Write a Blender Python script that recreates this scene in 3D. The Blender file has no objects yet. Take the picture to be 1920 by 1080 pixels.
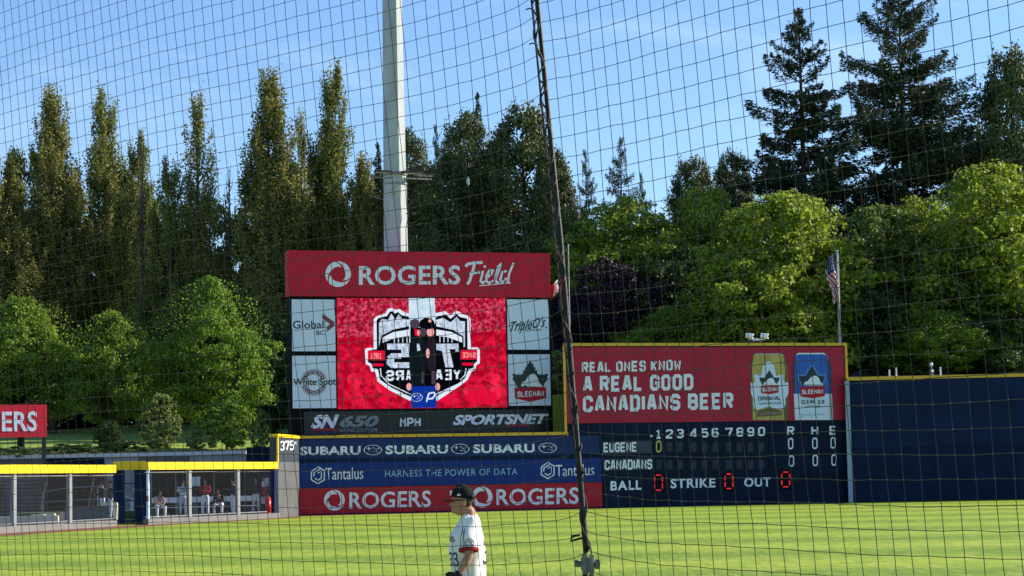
import bpy, bmesh, math, random
import numpy as np
from mathutils import Vector, Matrix
from mathutils import noise
from mathutils.bvhtree import BVHTree
R = math.radians
scene = bpy.context.scene
C = scene.collection
random.seed(7)

# ------------------------------------------------------------ camera, light
CAM_H = 1.85
FPX = 4100.0                       # focal length in photo pixels (1920 wide)
PITCH = math.atan(356 / FPX)
ROLL = R(1.15)
F_ = Vector((0, math.cos(PITCH), math.sin(PITCH)))
r0 = Vector((1, 0, 0)); u0_ = Vector((0, -math.sin(PITCH), math.cos(PITCH)))
R_ = r0 * math.cos(ROLL) - u0_ * math.sin(ROLL)
U_ = u0_ * math.cos(ROLL) + r0 * math.sin(ROLL)
cam_d = bpy.data.cameras.new('camera'); cam = bpy.data.objects.new('camera', cam_d); C.objects.link(cam)
cam_d.sensor_width = 36; cam_d.lens = FPX / 1920 * 36; cam_d.clip_end = 3000; cam_d.clip_start = 0.05
M = Matrix((R_, U_, -F_)).transposed().to_4x4(); M.translation = (0, 0, CAM_H); cam.matrix_world = M
scene.camera = cam

SUN_AZ = R(18.5)      # from +X (right of the picture) towards +Y (away from the camera)
SUN_EL = R(27)
w = bpy.data.worlds.new('World'); scene.world = w; w.use_nodes = True
nt = w.node_tree; nt.nodes.clear()
o_ = nt.nodes.new('ShaderNodeOutputWorld'); bg = nt.nodes.new('ShaderNodeBackground')
sky = nt.nodes.new('ShaderNodeTexSky'); sky.sky_type = 'NISHITA'; sky.sun_disc = False
sky.sun_elevation = SUN_EL; sky.sun_rotation = R(90) - SUN_AZ
sky.air_density = 1.0; sky.dust_density = 0.2; sky.ozone_density = 4.0
bg.inputs[1].default_value = 0.105
tc = nt.nodes.new('ShaderNodeTexCoord'); mp = nt.nodes.new('ShaderNodeMapping')
mp.inputs['Scale'].default_value = (2.2, 2.2, 9); mp.inputs['Rotation'].default_value = (0.12, 0.25, 0)
ns = nt.nodes.new('ShaderNodeTexNoise'); ns.inputs['Scale'].default_value = 2.6; ns.inputs['Detail'].default_value = 7
ns.inputs['Roughness'].default_value = 0.62; ns.inputs['Distortion'].default_value = 0.9
cr = nt.nodes.new('ShaderNodeValToRGB'); cr.color_ramp.elements[0].position = 0.53; cr.color_ramp.elements[1].position = 0.85
cr.color_ramp.elements[1].color = (0.42, 0.42, 0.42, 1)
mx = nt.nodes.new('ShaderNodeMix'); mx.data_type = 'RGBA'
mx.inputs[7].default_value = (5.6, 6.3, 7.4, 1)
L = nt.links.new
L(tc.outputs['Generated'], mp.inputs[0]); L(mp.outputs[0], ns.inputs[0]); L(ns.outputs[0], cr.inputs[0])
L(cr.outputs[0], mx.inputs[0]); L(sky.outputs[0], mx.inputs[6]); tn = nt.nodes.new('ShaderNodeMix'); tn.data_type = 'RGBA'; tn.blend_type = 'MULTIPLY'; tn.inputs[0].default_value = 1; tn.inputs[7].default_value = (0.85, 0.925, 1.04, 1); L(mx.outputs[2], tn.inputs[6]); L(tn.outputs[2], bg.inputs[0]); L(bg.outputs[0], o_.inputs[0])
sd = bpy.data.lights.new('sun', 'SUN'); sd.energy = 5.0; sd.angle = R(0.5); sd.color = (1, 0.90, 0.74)
so = bpy.data.objects.new('sun', sd); C.objects.link(so)
sdir = Vector((math.cos(SUN_EL) * math.cos(SUN_AZ), math.cos(SUN_EL) * math.sin(SUN_AZ), math.sin(SUN_EL)))
so.rotation_euler = sdir.to_track_quat('Z', 'Y').to_euler(); so.location = (60, 20, 60)
scene.render.engine = 'CYCLES'
scene.view_settings.view_transform = 'Standard'; scene.view_settings.look = 'None'
scene.view_settings.exposure = 0.85; scene.view_settings.gamma = 1
scene.view_settings.use_curve_mapping = False
EXPF = 2 ** -0.85
scene.cycles.max_bounces = 6; scene.cycles.transparent_max_bounces = 8

# ------------------------------------------------------------ pixel geometry
def ray(px, py): return F_ * FPX + R_ * (px - 960) + U_ * (540 - py)
def colx(px, D, z=0.0):
    k = (px - 960) / FPX; dz = z - CAM_H
    return (k * (D * F_.y + dz * F_.z) - D * R_.y - dz * R_.z) / R_.x
def gp(px, D, z=0.0): return Vector((colx(px, D, z), D, z))
def zat(px, py, D):            # height of the thing seen at this pixel, D metres off
    d = ray(px, py); return CAM_H + d.z * D / d.y
def proj(p):
    r = Vector(p) - Vector((0, 0, CAM_H)); k = FPX / r.dot(F_)
    return 960 + r.dot(R_) * k, 540 - r.dot(U_) * k

class Plane:
    def __init__(s, px1, D1, px2, D2, back=0.0):
        a = gp(px1, D1); b = gp(px2, D2)
        s.d = (b - a).normalized(); s.n = Vector((s.d.y, -s.d.x, 0)); s.O = a - s.n * back
        s.rz = math.atan2(s.d.y, s.d.x)
    def uz(s, px, py, off=0.0):
        d = ray(px, py); o = Vector((0, 0, CAM_H)); P0 = s.O + s.n * off
        t = (P0 - o).dot(s.n) / d.dot(s.n); p = o + d * t
        return (p - s.O).dot(s.d), p.z
    def loc(s, px, py, off=0.0):
        u, z = s.uz(px, py, off); return (u, -off, z)
    def wpt(s, u, off, z): return s.O + s.d * u + s.n * off + Vector((0, 0, z))

# ------------------------------------------------------------ objects
def tag(o, label=None, cat=None, group=None, kind=None):
    if label: o['label'] = label
    if cat: o['category'] = cat
    if group: o['group'] = group
    if kind: o['kind'] = kind
    return o
def empty(name, loc, rz=0, label=None, cat=None, group=None):
    o = bpy.data.objects.new(name, None); C.objects.link(o); o.location = loc; o.rotation_euler = (0, 0, rz)
    o.empty_display_size = 0.3
    return tag(o, label, cat, group)
def link(name, me, parent=None, loc=None):
    o = bpy.data.objects.new(name, me); C.objects.link(o)
    if parent is not None: o.parent = parent
    if loc is not None: o.location = loc
    return o
def copy_tree(o, parent=None):
    c = o.copy(); C.objects.link(c); c.parent = parent
    for ch in o.children: copy_tree(ch, c)
    return c

class MB:
    def __init__(s): s.v = []; s.f = []; s.m = []; s.mats = []
    def mi(s, mat):
        if mat is None: return 0
        if mat not in s.mats: s.mats.append(mat)
        return s.mats.index(mat)
    def poly(s, pts, mat=None):
        n = len(s.v); s.v += [tuple(p) for p in pts]; s.f.append(tuple(range(n, n + len(pts)))); s.m.append(s.mi(mat)); return s
    def box(s, x0, x1, y0, y1, z0, z1, mat=None, b=0.0):
        n = len(s.v); k = s.mi(mat)
        s.v += [(x0, y0, z0), (x1, y0, z0), (x1, y1, z0), (x0, y1, z0), (x0, y0, z1), (x1, y0, z1), (x1, y1, z1), (x0, y1, z1)]
        for f in ((0, 3, 2, 1), (4, 5, 6, 7), (0, 1, 5, 4), (1, 2, 6, 5), (2, 3, 7, 6), (3, 0, 4, 7)):
            s.f.append(tuple(n + i for i in f)); s.m.append(k)
        return s
    def bar(s, a, b, r, r2=None, seg=6, mat=None, cap=True, ref=None):
        a = Vector(a); b = Vector(b); r2 = r if r2 is None else r2
        t = (b - a).normalized(); x = t.cross(Vector((0, 0, 1)) if abs(t.z) < 0.95 else Vector((1, 0, 0))).normalized(); y = t.cross(x)
        n = len(s.v); k = s.mi(mat)
        for p, rr in ((a, r), (b, r2)):
            for i in range(seg):
                q = 2 * math.pi * i / seg; s.v.append(tuple(p + x * math.cos(q) * rr + y * math.sin(q) * rr))
        for i in range(seg):
            j = (i + 1) % seg; s.f.append((n + i, n + j, n + seg + j, n + seg + i)); s.m.append(k)
        if cap:
            s.f.append(tuple(n + i for i in range(seg))[::-1]); s.m.append(k)
            s.f.append(tuple(n + seg + i for i in range(seg))); s.m.append(k)
        return s
    def path(s, pts, rad, seg=5, mat=None):
        pts = [Vector(p) for p in pts]; N = len(pts); n = len(s.v); k = s.mi(mat)
        if not hasattr(rad, '__len__'): rad = [rad] * N
        px = None
        for i, p in enumerate(pts):
            t = (pts[min(i + 1, N - 1)] - pts[max(i - 1, 0)]).normalized()
            if px is None: px = t.cross(Vector((0, 0, 1)) if abs(t.z) < 0.9 else Vector((1, 0, 0))).normalized()
            x = (px - t * px.dot(t)).normalized(); px = x; y = t.cross(x)
            for j in range(seg):
                q = 2 * math.pi * j / seg; s.v.append(tuple(p + (x * math.cos(q) + y * math.sin(q)) * rad[i]))
        for i in range(N - 1):
            for j in range(seg):
                a = n + i * seg + j; b = n + i * seg + (j + 1) % seg
                s.f.append((a, b, b + seg, a + seg)); s.m.append(k)
        s.f.append(tuple(n + i for i in range(seg))[::-1]); s.m.append(k)
        s.f.append(tuple(n + (N - 1) * seg + i for i in range(seg))); s.m.append(k)
        return s
    def mesh(s, name, mat=None, smooth=False):
        me = bpy.data.meshes.new(name); me.from_pydata(s.v, [], s.f)
        if s.mats:
            for m_ in s.mats: me.materials.append(m_)
            me.polygons.foreach_set('material_index', s.m)
        elif mat: me.materials.append(mat)
        if smooth: me.polygons.foreach_set('use_smooth', [True] * len(s.f))
        me.update(); return me
    def build(s, name, mat=None, parent=None, smooth=False, loc=None):
        return link(name, s.mesh(name, mat, smooth), parent, loc)
def bx(name, mat, parent, x0, x1, y0, y1, z0, z1): return MB().box(x0, x1, y0, y1, z0, z1).build(name, mat, parent)

# ------------------------------------------------------------ materials
def srgb(r, g, b):
    f = lambda c: (c / 255 / 12.92) if c / 255 <= 0.04045 else ((c / 255 + 0.055) / 1.055) ** 2.4
    return (f(r), f(g), f(b))
def mat(name, col, rough=0.6, var=0.12, scale=3.0, metal=0.0, bump=0.0, spec=0.4, col2=None, detail=5, stretch=None):
    m = bpy.data.materials.new(name); m.use_nodes = True; t = m.node_tree; b = t.nodes['Principled BSDF']
    b.inputs['Roughness'].default_value = rough; b.inputs['Metallic'].default_value = metal
    b.inputs['Specular IOR Level'].default_value = spec
    tc = t.nodes.new('ShaderNodeTexCoord'); mpp = t.nodes.new('ShaderNodeMapping')
    if stretch: mpp.inputs['Scale'].default_value = stretch
    n = t.nodes.new('ShaderNodeTexNoise'); n.inputs['Scale'].default_value = scale; n.inputs['Detail'].default_value = detail
    r = t.nodes.new('ShaderNodeValToRGB'); c2 = col2 or tuple(c * (1 - 2 * var) for c in col)
    r.color_ramp.elements[0].position = 0.3; r.color_ramp.elements[0].color = (*c2, 1)
    r.color_ramp.elements[1].position = 0.68; r.color_ramp.elements[1].color = (*col, 1)
    l = t.links.new; l(tc.outputs['Object'], mpp.inputs[0]); l(mpp.outputs[0], n.inputs[0]); l(n.outputs[0], r.inputs[0]); l(r.outputs[0], b.inputs['Base Color'])
    if bump:
        bp = t.nodes.new('ShaderNodeBump'); bp.inputs['Strength'].default_value = bump; l(n.outputs[0], bp.inputs['Height']); l(bp.outputs[0], b.inputs['Normal'])
    return m
def emis(name, col, s=1.0, var=0.0, scale=4.0, col2=None, thr=(0.4, 0.65)):
    m = bpy.data.materials.new(name); m.use_nodes = True; t = m.node_tree; t.nodes.clear()
    o = t.nodes.new('ShaderNodeOutputMaterial'); e = t.nodes.new('ShaderNodeEmission'); e.inputs[1].default_value = s * EXPF
    e.inputs[0].default_value = (*col, 1); l = t.links.new
    if col2:
        tc = t.nodes.new('ShaderNodeTexCoord'); n = t.nodes.new('ShaderNodeTexNoise'); n.inputs['Scale'].default_value = scale; n.inputs['Detail'].default_value = 6
        n.inputs['Roughness'].default_value = 0.7
        r = t.nodes.new('ShaderNodeValToRGB'); r.color_ramp.elements[0].position = thr[0]; r.color_ramp.elements[1].position = thr[1]
        r.color_ramp.elements[0].color = (*col, 1); r.color_ramp.elements[1].color = (*col2, 1)
        l(tc.outputs['Object'], n.inputs[0]); l(n.outputs[0], r.inputs[0]); l(r.outputs[0], e.inputs[0])
    l(e.outputs[0], o.inputs[0]); return m
def leafmat(name, c_lo, c_hi, transl=0.35, rough=0.6):
    m = bpy.data.materials.new(name); m.use_nodes = True; t = m.node_tree; b = t.nodes['Principled BSDF']; l = t.links.new
    b.inputs['Roughness'].default_value = rough; b.inputs['Specular IOR Level'].default_value = 0.25
    g = t.nodes.new('ShaderNodeNewGeometry'); tc = t.nodes.new('ShaderNodeTexCoord')
    n = t.nodes.new('ShaderNodeTexNoise'); n.inputs['Scale'].default_value = 0.55; n.inputs['Detail'].default_value = 3
    a = t.nodes.new('ShaderNodeMath'); a.operation = 'MULTIPLY_ADD'; a.inputs[1].default_value = 0.45
    l(g.outputs['Random Per Island'], a.inputs[0]); 
    s2 = t.nodes.new('ShaderNodeMath'); s2.operation = 'MULTIPLY'; s2.inputs[1].default_value = 0.75; l(n.outputs[0], s2.inputs[0]); l(s2.outputs[0], a.inputs[2])
    l(tc.outputs['Object'], n.inputs[0])
    r = t.nodes.new('ShaderNodeValToRGB'); r.color_ramp.elements[0].position = 0.25; r.color_ramp.elements[1].position = 0.85
    r.color_ramp.elements[0].color = (*c_lo, 1); r.color_ramp.elements[1].color = (*c_hi, 1)
    l(a.outputs[0], r.inputs[0]); l(r.outputs[0], b.inputs['Base Color'])
    tr = t.nodes.new('ShaderNodeBsdfTranslucent'); l(r.outputs[0], tr.inputs[0])
    mx = t.nodes.new('ShaderNodeMixShader'); mx.inputs[0].default_value = transl
    o = t.nodes['Material Output']; l(b.outputs[0], mx.inputs[1]); l(tr.outputs[0], mx.inputs[2]); l(mx.outputs[0], o.inputs[0])
    return m

M_ = {}
M_['red'] = mat('sign_red', (0.60, 0.013, 0.042), 0.5, 0.08, 1.2, spec=.2)
M_['red2'] = mat('banner_red', (0.48, 0.006, 0.022), 0.55, 0.1, 1.5, spec=.3, bump=.5)
M_['beerred'] = mat('billboard_red', (0.47, 0.020, 0.052), 0.5, 0.14, 0.35, spec=.2)
M_['white'] = mat('print_white', (0.78, 0.82, 0.91), 0.5, 0.03, 2)
M_['panelwhite'] = mat('panel_white', (0.66, 0.76, 0.92), 0.5, 0.03, 0.6)
M_['black'] = mat('cabinet_black', (0.004, 0.005, 0.008), 0.7, 0.2, 2, spec=.12)
M_['navy'] = mat('wall_navy', (0.006, 0.020, 0.070), 0.6, 0.18, 0.8, spec=0.12)
M_['navy2'] = mat('wall_navy_lower', (0.007, 0.019, 0.055), 0.65, 0.18, 0.8, spec=0.12)
M_['board'] = mat('scoreboard_navy', (0.005, 0.014, 0.042), 0.6, 0.2, 1.0, spec=0.12)
M_['slate'] = mat('plate_slate', (0.035, 0.045, 0.095), 0.5, 0.15, 1.2)
M_['subblue'] = mat('banner_dark_blue', (0.009, 0.028, 0.13), 0.6, 0.1, 1.0, spec=.25, bump=.4)
M_['tanblue'] = mat('banner_blue', (0.004, 0.032, 0.21), 0.6, 0.1, 1.0, spec=.25, bump=.4)
M_['trim'] = mat('trim_yellow', (0.75, 0.42, 0.03), 0.45, 0.06, 3)
M_['cap'] = mat('padding_yellow', (0.88, 0.58, 0.008), 0.42, 0.05, 2.0)
M_['gold'] = mat('can_gold', (0.56, 0.43, 0.10), 0.35, 0.2, 1.6, stretch=(3, 1, 0.4))
M_['canblue'] = mat('can_blue', (0.005, 0.13, 0.62), 0.35, 0.25, 1.6, stretch=(3, 1, 0.4))
M_['canedge'] = mat('can_rim', (0.5, 0.5, 0.45), 0.35, 0.2, 3)
M_['golddark'] = mat('can_gold_edge', (0.16, 0.12, 0.04), 0.4, 0.2, 3)
M_['bluedark'] = mat('can_blue_edge', (0.006, 0.03, 0.12), 0.4, 0.2, 3)
M_['canshade'] = mat('can_white_edge', (0.42, 0.47, 0.44), 0.4, 0.1, 3)
M_['inkgreen'] = mat('ink_dark_green', (0.02, 0.04, 0.045), 0.5, 0.1, 3)
M_['ink'] = mat('ink_dark', (0.012, 0.022, 0.045), 0.5, 0.1, 3)
M_['maroon'] = mat('ink_maroon', (0.12, 0.02, 0.035), 0.5, 0.1, 3)
M_['skyblue'] = mat('ink_pale_blue', (0.30, 0.50, 0.74), 0.5, 0.05, 3)
M_['grey'] = mat('ink_grey', (0.22, 0.25, 0.28), 0.5, 0.1, 3)
M_['digit'] = mat('number_plate_yellow', (0.55, 0.50, 0.10), 0.5, 0.1, 4)
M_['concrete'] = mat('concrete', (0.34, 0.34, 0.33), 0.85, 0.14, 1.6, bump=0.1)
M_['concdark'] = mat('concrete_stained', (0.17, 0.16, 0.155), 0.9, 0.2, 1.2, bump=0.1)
M_['block'] = mat('block_cream', (0.62, 0.57, 0.46), 0.85, 0.08, 3)
M_['galv'] = mat('galvanised_steel', (0.44, 0.48, 0.50), 0.55, 0.16, 1.2, metal=0.0, stretch=(1, 1, 0.25))
M_['galvdull'] = mat('galvanised_post', (0.25, 0.26, 0.27), 0.5, 0.12, 4, metal=0.2)
M_['steel'] = mat('dark_steel', (0.010, 0.009, 0.009), 0.55, 0.3, 30, bump=0.2)
M_['rope'] = mat('black_rope', (0.008, 0.008, 0.008), 0.75, 0.3, 80)
M_['twine'] = mat('net_twine', (0.058, 0.048, 0.040), 0.7, 0.2, 40)
M_['fitting'] = mat('cast_fitting', (0.20, 0.20, 0.205), 0.4, 0.3, 30, metal=0.3)
M_['track'] = mat('warning_track', (0.20, 0.065, 0.035), 0.95, 0.2, 2.5)
M_['wire'] = mat('fence_wire', (0.07, 0.07, 0.075), 0.6, 0.1, 5)
M_['turf'] = mat('mound_turf', (0.05, 0.13, 0.05), 0.9, 0.2, 3)
M_['bark'] = mat('bark', (0.055, 0.042, 0.032), 0.95, 0.3, 4, bump=0.5, stretch=(1, 1, 0.3))
M_['barkpale'] = mat('bark_pale', (0.14, 0.115, 0.085), 0.95, 0.25, 4, bump=0.4, stretch=(1, 1, 0.3))
M_['glassdark'] = mat('dark_glass', (0.01, 0.012, 0.014), 0.1, 0.1, 3)
M_['benchwhite'] = mat('bench_white', (0.7, 0.7, 0.7), 0.6, 0.1, 3)
M_['redplastic'] = mat('cooler_red', (0.6, 0.02, 0.02), 0.35, 0.1, 3)

def scuffs(m, col=(.16, .18, .22), sc=1.1, thr=.68):
    t = m.node_tree; l = t.links.new; b = t.nodes['Principled BSDF']; src = b.inputs['Base Color'].links[0].from_socket
    tc = t.nodes.new('ShaderNodeTexCoord'); mp = t.nodes.new('ShaderNodeMapping'); mp.inputs['Scale'].default_value = (1, 1, 3.2); l(tc.outputs['Object'], mp.inputs[0])
    n = t.nodes.new('ShaderNodeTexNoise'); n.inputs['Scale'].default_value = sc * 4; n.inputs['Detail'].default_value = 9; n.inputs['Roughness'].default_value = .8; l(mp.outputs[0], n.inputs[0])
    r = t.nodes.new('ShaderNodeValToRGB'); r.color_ramp.elements[0].position = thr; r.color_ramp.elements[1].position = thr + .05; r.color_ramp.elements[1].color = (.55, .55, .55, 1); l(n.outputs[0], r.inputs[0])
    x = t.nodes.new('ShaderNodeMix'); x.data_type = 'RGBA'; x.inputs[7].default_value = (*col, 1); l(r.outputs[0], x.inputs[0]); l(src, x.inputs[6]); l(x.outputs[2], b.inputs['Base Color'])
for k_ in ('navy', 'navy2', 'board'): scuffs(M_[k_])
scuffs(M_['red2'], (.55, .2, .2), .8, .72); scuffs(M_['cap'], (.45, .28, .02), .6, .66)
# ------------------------------------------------------------ flat art in pixel coordinates
GLY = {
 'A': [[(0, 0), (1.1, 5), (1.9, 5), (3, 0)], [(.62, 1.5), (2.38, 1.5)]],
 'B': [[(0, 0), (0, 5), (2.3, 5), (3, 4.4), (3, 3.2), (2.5, 2.6), (.5, 2.6)], [(2.5, 2.6), (3, 2), (3, .6), (2.3, 0), (.5, 0)]],
 'C': [[(3, 3.4), (3, 4.3), (2.3, 5), (.7, 5), (0, 4.3), (0, .7), (.7, 0), (2.3, 0), (3, .7), (3, 1.6)]],
 'D': [[(.5, 0), (0, 0), (0, 5), (2.3, 5), (3, 4.3), (3, .7), (2.3, 0), (.5, 0)]],
 'E': [[(3, 5), (0, 5), (0, 0), (3, 0)], [(.5, 2.5), (2.6, 2.5)]],
 'G': [[(3, 3.6), (3, 4.3), (2.3, 5), (.7, 5), (0, 4.3), (0, .7), (.7, 0), (2.3, 0), (3, .7), (3, 2.4), (1.6, 2.4)]],
 'H': [[(0, 0), (0, 5)], [(3, 0), (3, 5)], [(.5, 2.5), (2.5, 2.5)]],
 'I': [[(0, 0), (0, 5)]],
 'K': [[(0, 0), (0, 5)], [(3, 5), (.7, 2.5), (3, 0)]],
 'L': [[(0, 5), (0, 0), (2.8, 0)]],
 'M': [[(0, 0), (0, 5), (1.5, 2.2), (3, 5), (3, 0)]],
 'N': [[(0, 0), (0, 5), (3, 0), (3, 5)]],
 'O': [[(1.5, 5), (.7, 5), (0, 4.3), (0, .7), (.7, 0), (2.3, 0), (3, .7), (3, 4.3), (2.3, 5), (1.5, 5)]],
 'P': [[(0, 0), (0, 5), (2.3, 5), (3, 4.4), (3, 2.9), (2.4, 2.3), (.5, 2.3)]],
 'R': [[(0, 0), (0, 5), (2.3, 5), (3, 4.4), (3, 3.1), (2.4, 2.5), (.5, 2.5)], [(1.7, 2.1), (3, 0)]],
 'S': [[(3, 3.8), (3, 4.3), (2.3, 5), (.7, 5), (0, 4.3), (0, 3.2), (.6, 2.6), (2.4, 2.6), (3, 2), (3, .7), (2.3, 0), (.7, 0), (0, .7), (0, 1.3)]],
 'T': [[(-.3, 5), (3.3, 5)], [(1.5, 4.5), (1.5, 0)]],
 'U': [[(0, 5), (0, .7), (.7, 0), (2.3, 0), (3, .7), (3, 5)]],
 'W': [[(0, 5), (.5, 0), (1.7, 3), (2.9, 0), (3.4, 5)]],
 'Y': [[(0, 5), (1.5, 2.3), (1.5, 0)], [(3, 5), (1.9, 2.9)]],
 '1': [[(.3, 4.2), (1.5, 5), (1.5, .5)], [(.2, 0), (2.8, 0)]],
 '2': [[(0, 3.8), (0, 4.5), (.6, 5), (2.4, 5), (3, 4.5), (3, 3.2), (0, .6), (0, 0), (3, 0)]],
 '3': [[(0, 4.3), (.6, 5), (2.4, 5), (3, 4.4), (3, 3.1), (2.5, 2.6), (1, 2.6)], [(2.6, 2.3), (3, 1.9), (3, .7), (2.4, 0), (.6, 0), (0, .7)]],
 '4': [[(3.2, 1.2), (0, 1.2), (0, 1.8), (2, 5), (2.3, 5), (2.3, 0)]],
 '5': [[(2.9, 5), (0, 5), (0, 2.9), (2.4, 2.9), (3, 2.3), (3, .7), (2.4, 0), (.6, 0), (0, .7)]],
 '6': [[(3, 4.4), (2.4, 5), (.6, 5), (0, 4.4), (0, .7), (.7, 0), (2.3, 0), (3, .7), (3, 2.1), (2.4, 2.7), (.6, 2.7)]],
 '7': [[(0, 4.3), (0, 5), (3, 5), (3, 4.3), (1.3, 0)]],
 '8': [[(1.5, 5), (.6, 5), (0, 4.4), (0, 3.2), (.6, 2.6), (2.4, 2.6), (3, 3.2), (3, 4.4), (2.4, 5), (1.5, 5)], [(.5, 2.5), (0, 2), (0, .7), (.6, 0), (2.4, 0), (3, .7), (3, 2), (2.5, 2.5)]],
 '9': [[(0, .6), (.6, 0), (2.4, 0), (3, .6), (3, 4.3), (2.3, 5), (.7, 5), (0, 4.3), (0, 2.9), (.6, 2.3), (2.4, 2.3)]],
}
GLY['0'] = GLY['O']
def stroke(pts, w, closed=False):
    """mitred strip around a polyline -> list of quads"""
    P = [Vector((p[0], p[1])) for p in pts]; N = len(P); out = []; Ls = []; Rs = []
    closed = closed or (P[0] - P[-1]).length < 1e-6
    for i in range(N):
        if closed: a = P[i - 1] if i > 0 else P[N - 2]; b = P[i + 1] if i < N - 1 else P[1]
        else: a = P[max(i - 1, 0)]; b = P[min(i + 1, N - 1)]
        d1 = (P[i] - a); d2 = (b - P[i])
        if d1.length < 1e-9: d1 = d2
        if d2.length < 1e-9: d2 = d1
        d1 = d1.normalized(); d2 = d2.normalized(); n1 = Vector((-d1.y, d1.x)); n2 = Vector((-d2.y, d2.x))
        m = n1 + n2
        if m.length < 1e-3: m = n1
        m.normalize(); k = (w / 2) / max(0.72, m.dot(n1))
        Ls.append(P[i] + m * k); Rs.append(P[i] - m * k)
    for i in range(N - 1): out.append([Ls[i], Ls[i + 1], Rs[i + 1], Rs[i]])
    return out
def block(s, x0, x1, yb0, yb1, h, t=1.0, gap=1.0, wsp=1.6, shear=0.0, t2=None):
    """stroke font; returns layers of pixel polygons"""
    adv = 0; items = []
    for ch in s:
        if ch == ' ': adv += wsp; continue
        g = GLY[ch]; xs = [p[0] for pl in g for p in pl]; lo, hi = min(xs), max(xs)
        for k, pl in enumerate(g): items.append((k, [(p[0] - lo + adv, p[1]) for p in pl]))
        adv += (hi - lo) + t + gap
    W = adv - gap - t; out = []
    for k, pl in items:
        for q in stroke(pl, t):
            r = []
            for p in q:
                X = (p[0] + t / 2 + shear * p[1]) / (W + t); Y = (p[1] + t / 2) / (5 + t)
                r.append((x0 + (x1 - x0) * X, yb0 + (yb1 - yb0) * X - h * Y))
            out.append((k, r))
    return out
_tc = {}
def fontmesh(s, bold=0.0, shear=0.0, space=1.0):
    key = (s, bold, shear, space)
    if key in _tc: return _tc[key]
    cu = bpy.data.curves.new('t', 'FONT'); cu.body = s; cu.offset = bold; cu.shear = shear; cu.resolution_u = 3; cu.space_character = space
    ob = bpy.data.objects.new('t', cu); C.objects.link(ob); bpy.context.view_layer.update()
    me = bpy.data.meshes.new_from_object(ob.evaluated_get(bpy.context.evaluated_depsgraph_get()))
    vs = [(v.co.x, v.co.y) for v in me.vertices]; fs = [tuple(p.vertices) for p in me.polygons]
    bpy.data.objects.remove(ob); bpy.data.curves.remove(cu); bpy.data.meshes.remove(me)
    _tc[key] = (vs, fs); return vs, fs
def text(s, x0, x1, yb0, yb1, h, bold=0.02, shear=0.0, space=1.0, full=False):
    vs, fs = fontmesh(s, bold, shear, space); xs = [v[0] for v in vs]; ys = [v[1] for v in vs]
    lo, hi, top = min(xs), max(xs), max(ys); bot = min(ys) if full else 0.0
    out = []
    for f in fs:
        r = []
        for i in f:
            X = (vs[i][0] - lo) / (hi - lo); Y = (vs[i][1] - bot) / (top - bot); r.append((x0 + (x1 - x0) * X, yb0 + (yb1 - yb0) * X - h * Y))
        out.append((0, r))
    return out
def shp(*polys): return [(0, p) for p in polys]
def ring(cx, cy, r, w, a0=0, a1=360, n=32, sy=1.0):
    out = []
    for i in range(n):
        a = R(a0 + (a1 - a0) * i / n); b = R(a0 + (a1 - a0) * (i + 1) / n)
        out.append((0, [(cx + r * math.cos(a), cy - sy * r * math.sin(a)), (cx + r * math.cos(b), cy - sy * r * math.sin(b)),
                        (cx + (r - w) * math.cos(b), cy - sy * (r - w) * math.sin(b) ), (cx + (r - w) * math.cos(a), cy - sy * (r - w) * math.sin(a))]))
    return out
def disc(cx, cy, rx, ry=None, n=28):
    ry = ry or rx
    return [(0, [(cx + rx * math.cos(2 * math.pi * i / n), cy + ry * math.sin(2 * math.pi * i / n)) for i in range(n)])]
def lines(pls, w): return [(k, q) for k, pl in enumerate(pls) for q in stroke(pl, w)]
def art(name, layers, m, parent, pl, off, kinds=None):
    mb = MB()
    for k, p in layers:
        pts = [pl.loc(x, y, off + 0.003 * k) for x, y in p]
        # keep front faces towards the camera
        a = 0
        for i in range(len(pts)):
            j = (i + 1) % len(pts); a += pts[i][0] * pts[j][2] - pts[j][0] * pts[i][2]
        mb.poly(pts if a > 0 else pts[::-1])
    return mb.build(name, m, parent)
def panel(name, xl, yt, xr, yb, m, parent, pl, off0, off1, ytr=None, ybr=None):
    """a slab whose face covers the pixel box; edges plumb and level on the plane"""
    u0 = (pl.uz(xl, yt, off1)[0] + pl.uz(xl, yb, off1)[0]) / 2; u1 = (pl.uz(xr, yt, off1)[0] + pl.uz(xr, yb, off1)[0]) / 2
    z1 = (pl.uz(xl, yt, off1)[1] + pl.uz(xr, ytr if ytr is not None else yt, off1)[1]) / 2
    z0 = (pl.uz(xl, yb, off1)[1] + pl.uz(xr, ybr if ybr is not None else yb, off1)[1]) / 2
    o = bx(name, m, parent, u0, u1, -off1, -off0, z0, z1); o['uz'] = (u0, u1, z0, z1)
    return o
def rogers(cx, cy, r, sy=1.0):
    out = []
    for k in range(3):
        a0 = 95 - 120 * k; N = 22
        def io(t):
            inner = 0.985 - 0.40 * min(1, t / 0.55) ** 0.8
            outer = 1.0 if t < 0.93 else 1.0 - 0.42 * ((t - 0.93) / 0.35)
            return max(outer, inner + 0.004), inner
        for i in range(N):
            t0, t1 = 1.26 * i / N, 1.26 * (i + 1) / N; q = []
            for t, s in ((t0, 0), (t1, 0), (t1, 1), (t0, 1)):
                a = R(a0 - 118 * t); rr = io(t)[s] * r; q.append((cx + rr * math.cos(a), cy - sy * rr * math.sin(a)))
            out.append((k, q))
    return out
def maple(cx, cy, w, h):
    half = [(0, 1), (.10, .84), (.16, .88), (.20, .72), (.27, .75), (.30, .60), (.40, .64), (.38, .52), (.56, .46), (.62, .50), (.74, .46), (.85, .50), (1, .50), (.93, .40), (.97, .30), (.80, .18), (.72, 0.02), (0, 0)]
    pts = [(cx + a * w / 2, cy - b * h) for a, b in half] + [(cx - a * w / 2, cy - b * h) for a, b in half[::-1][1:-1]]
    return [(0, pts)]
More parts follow.
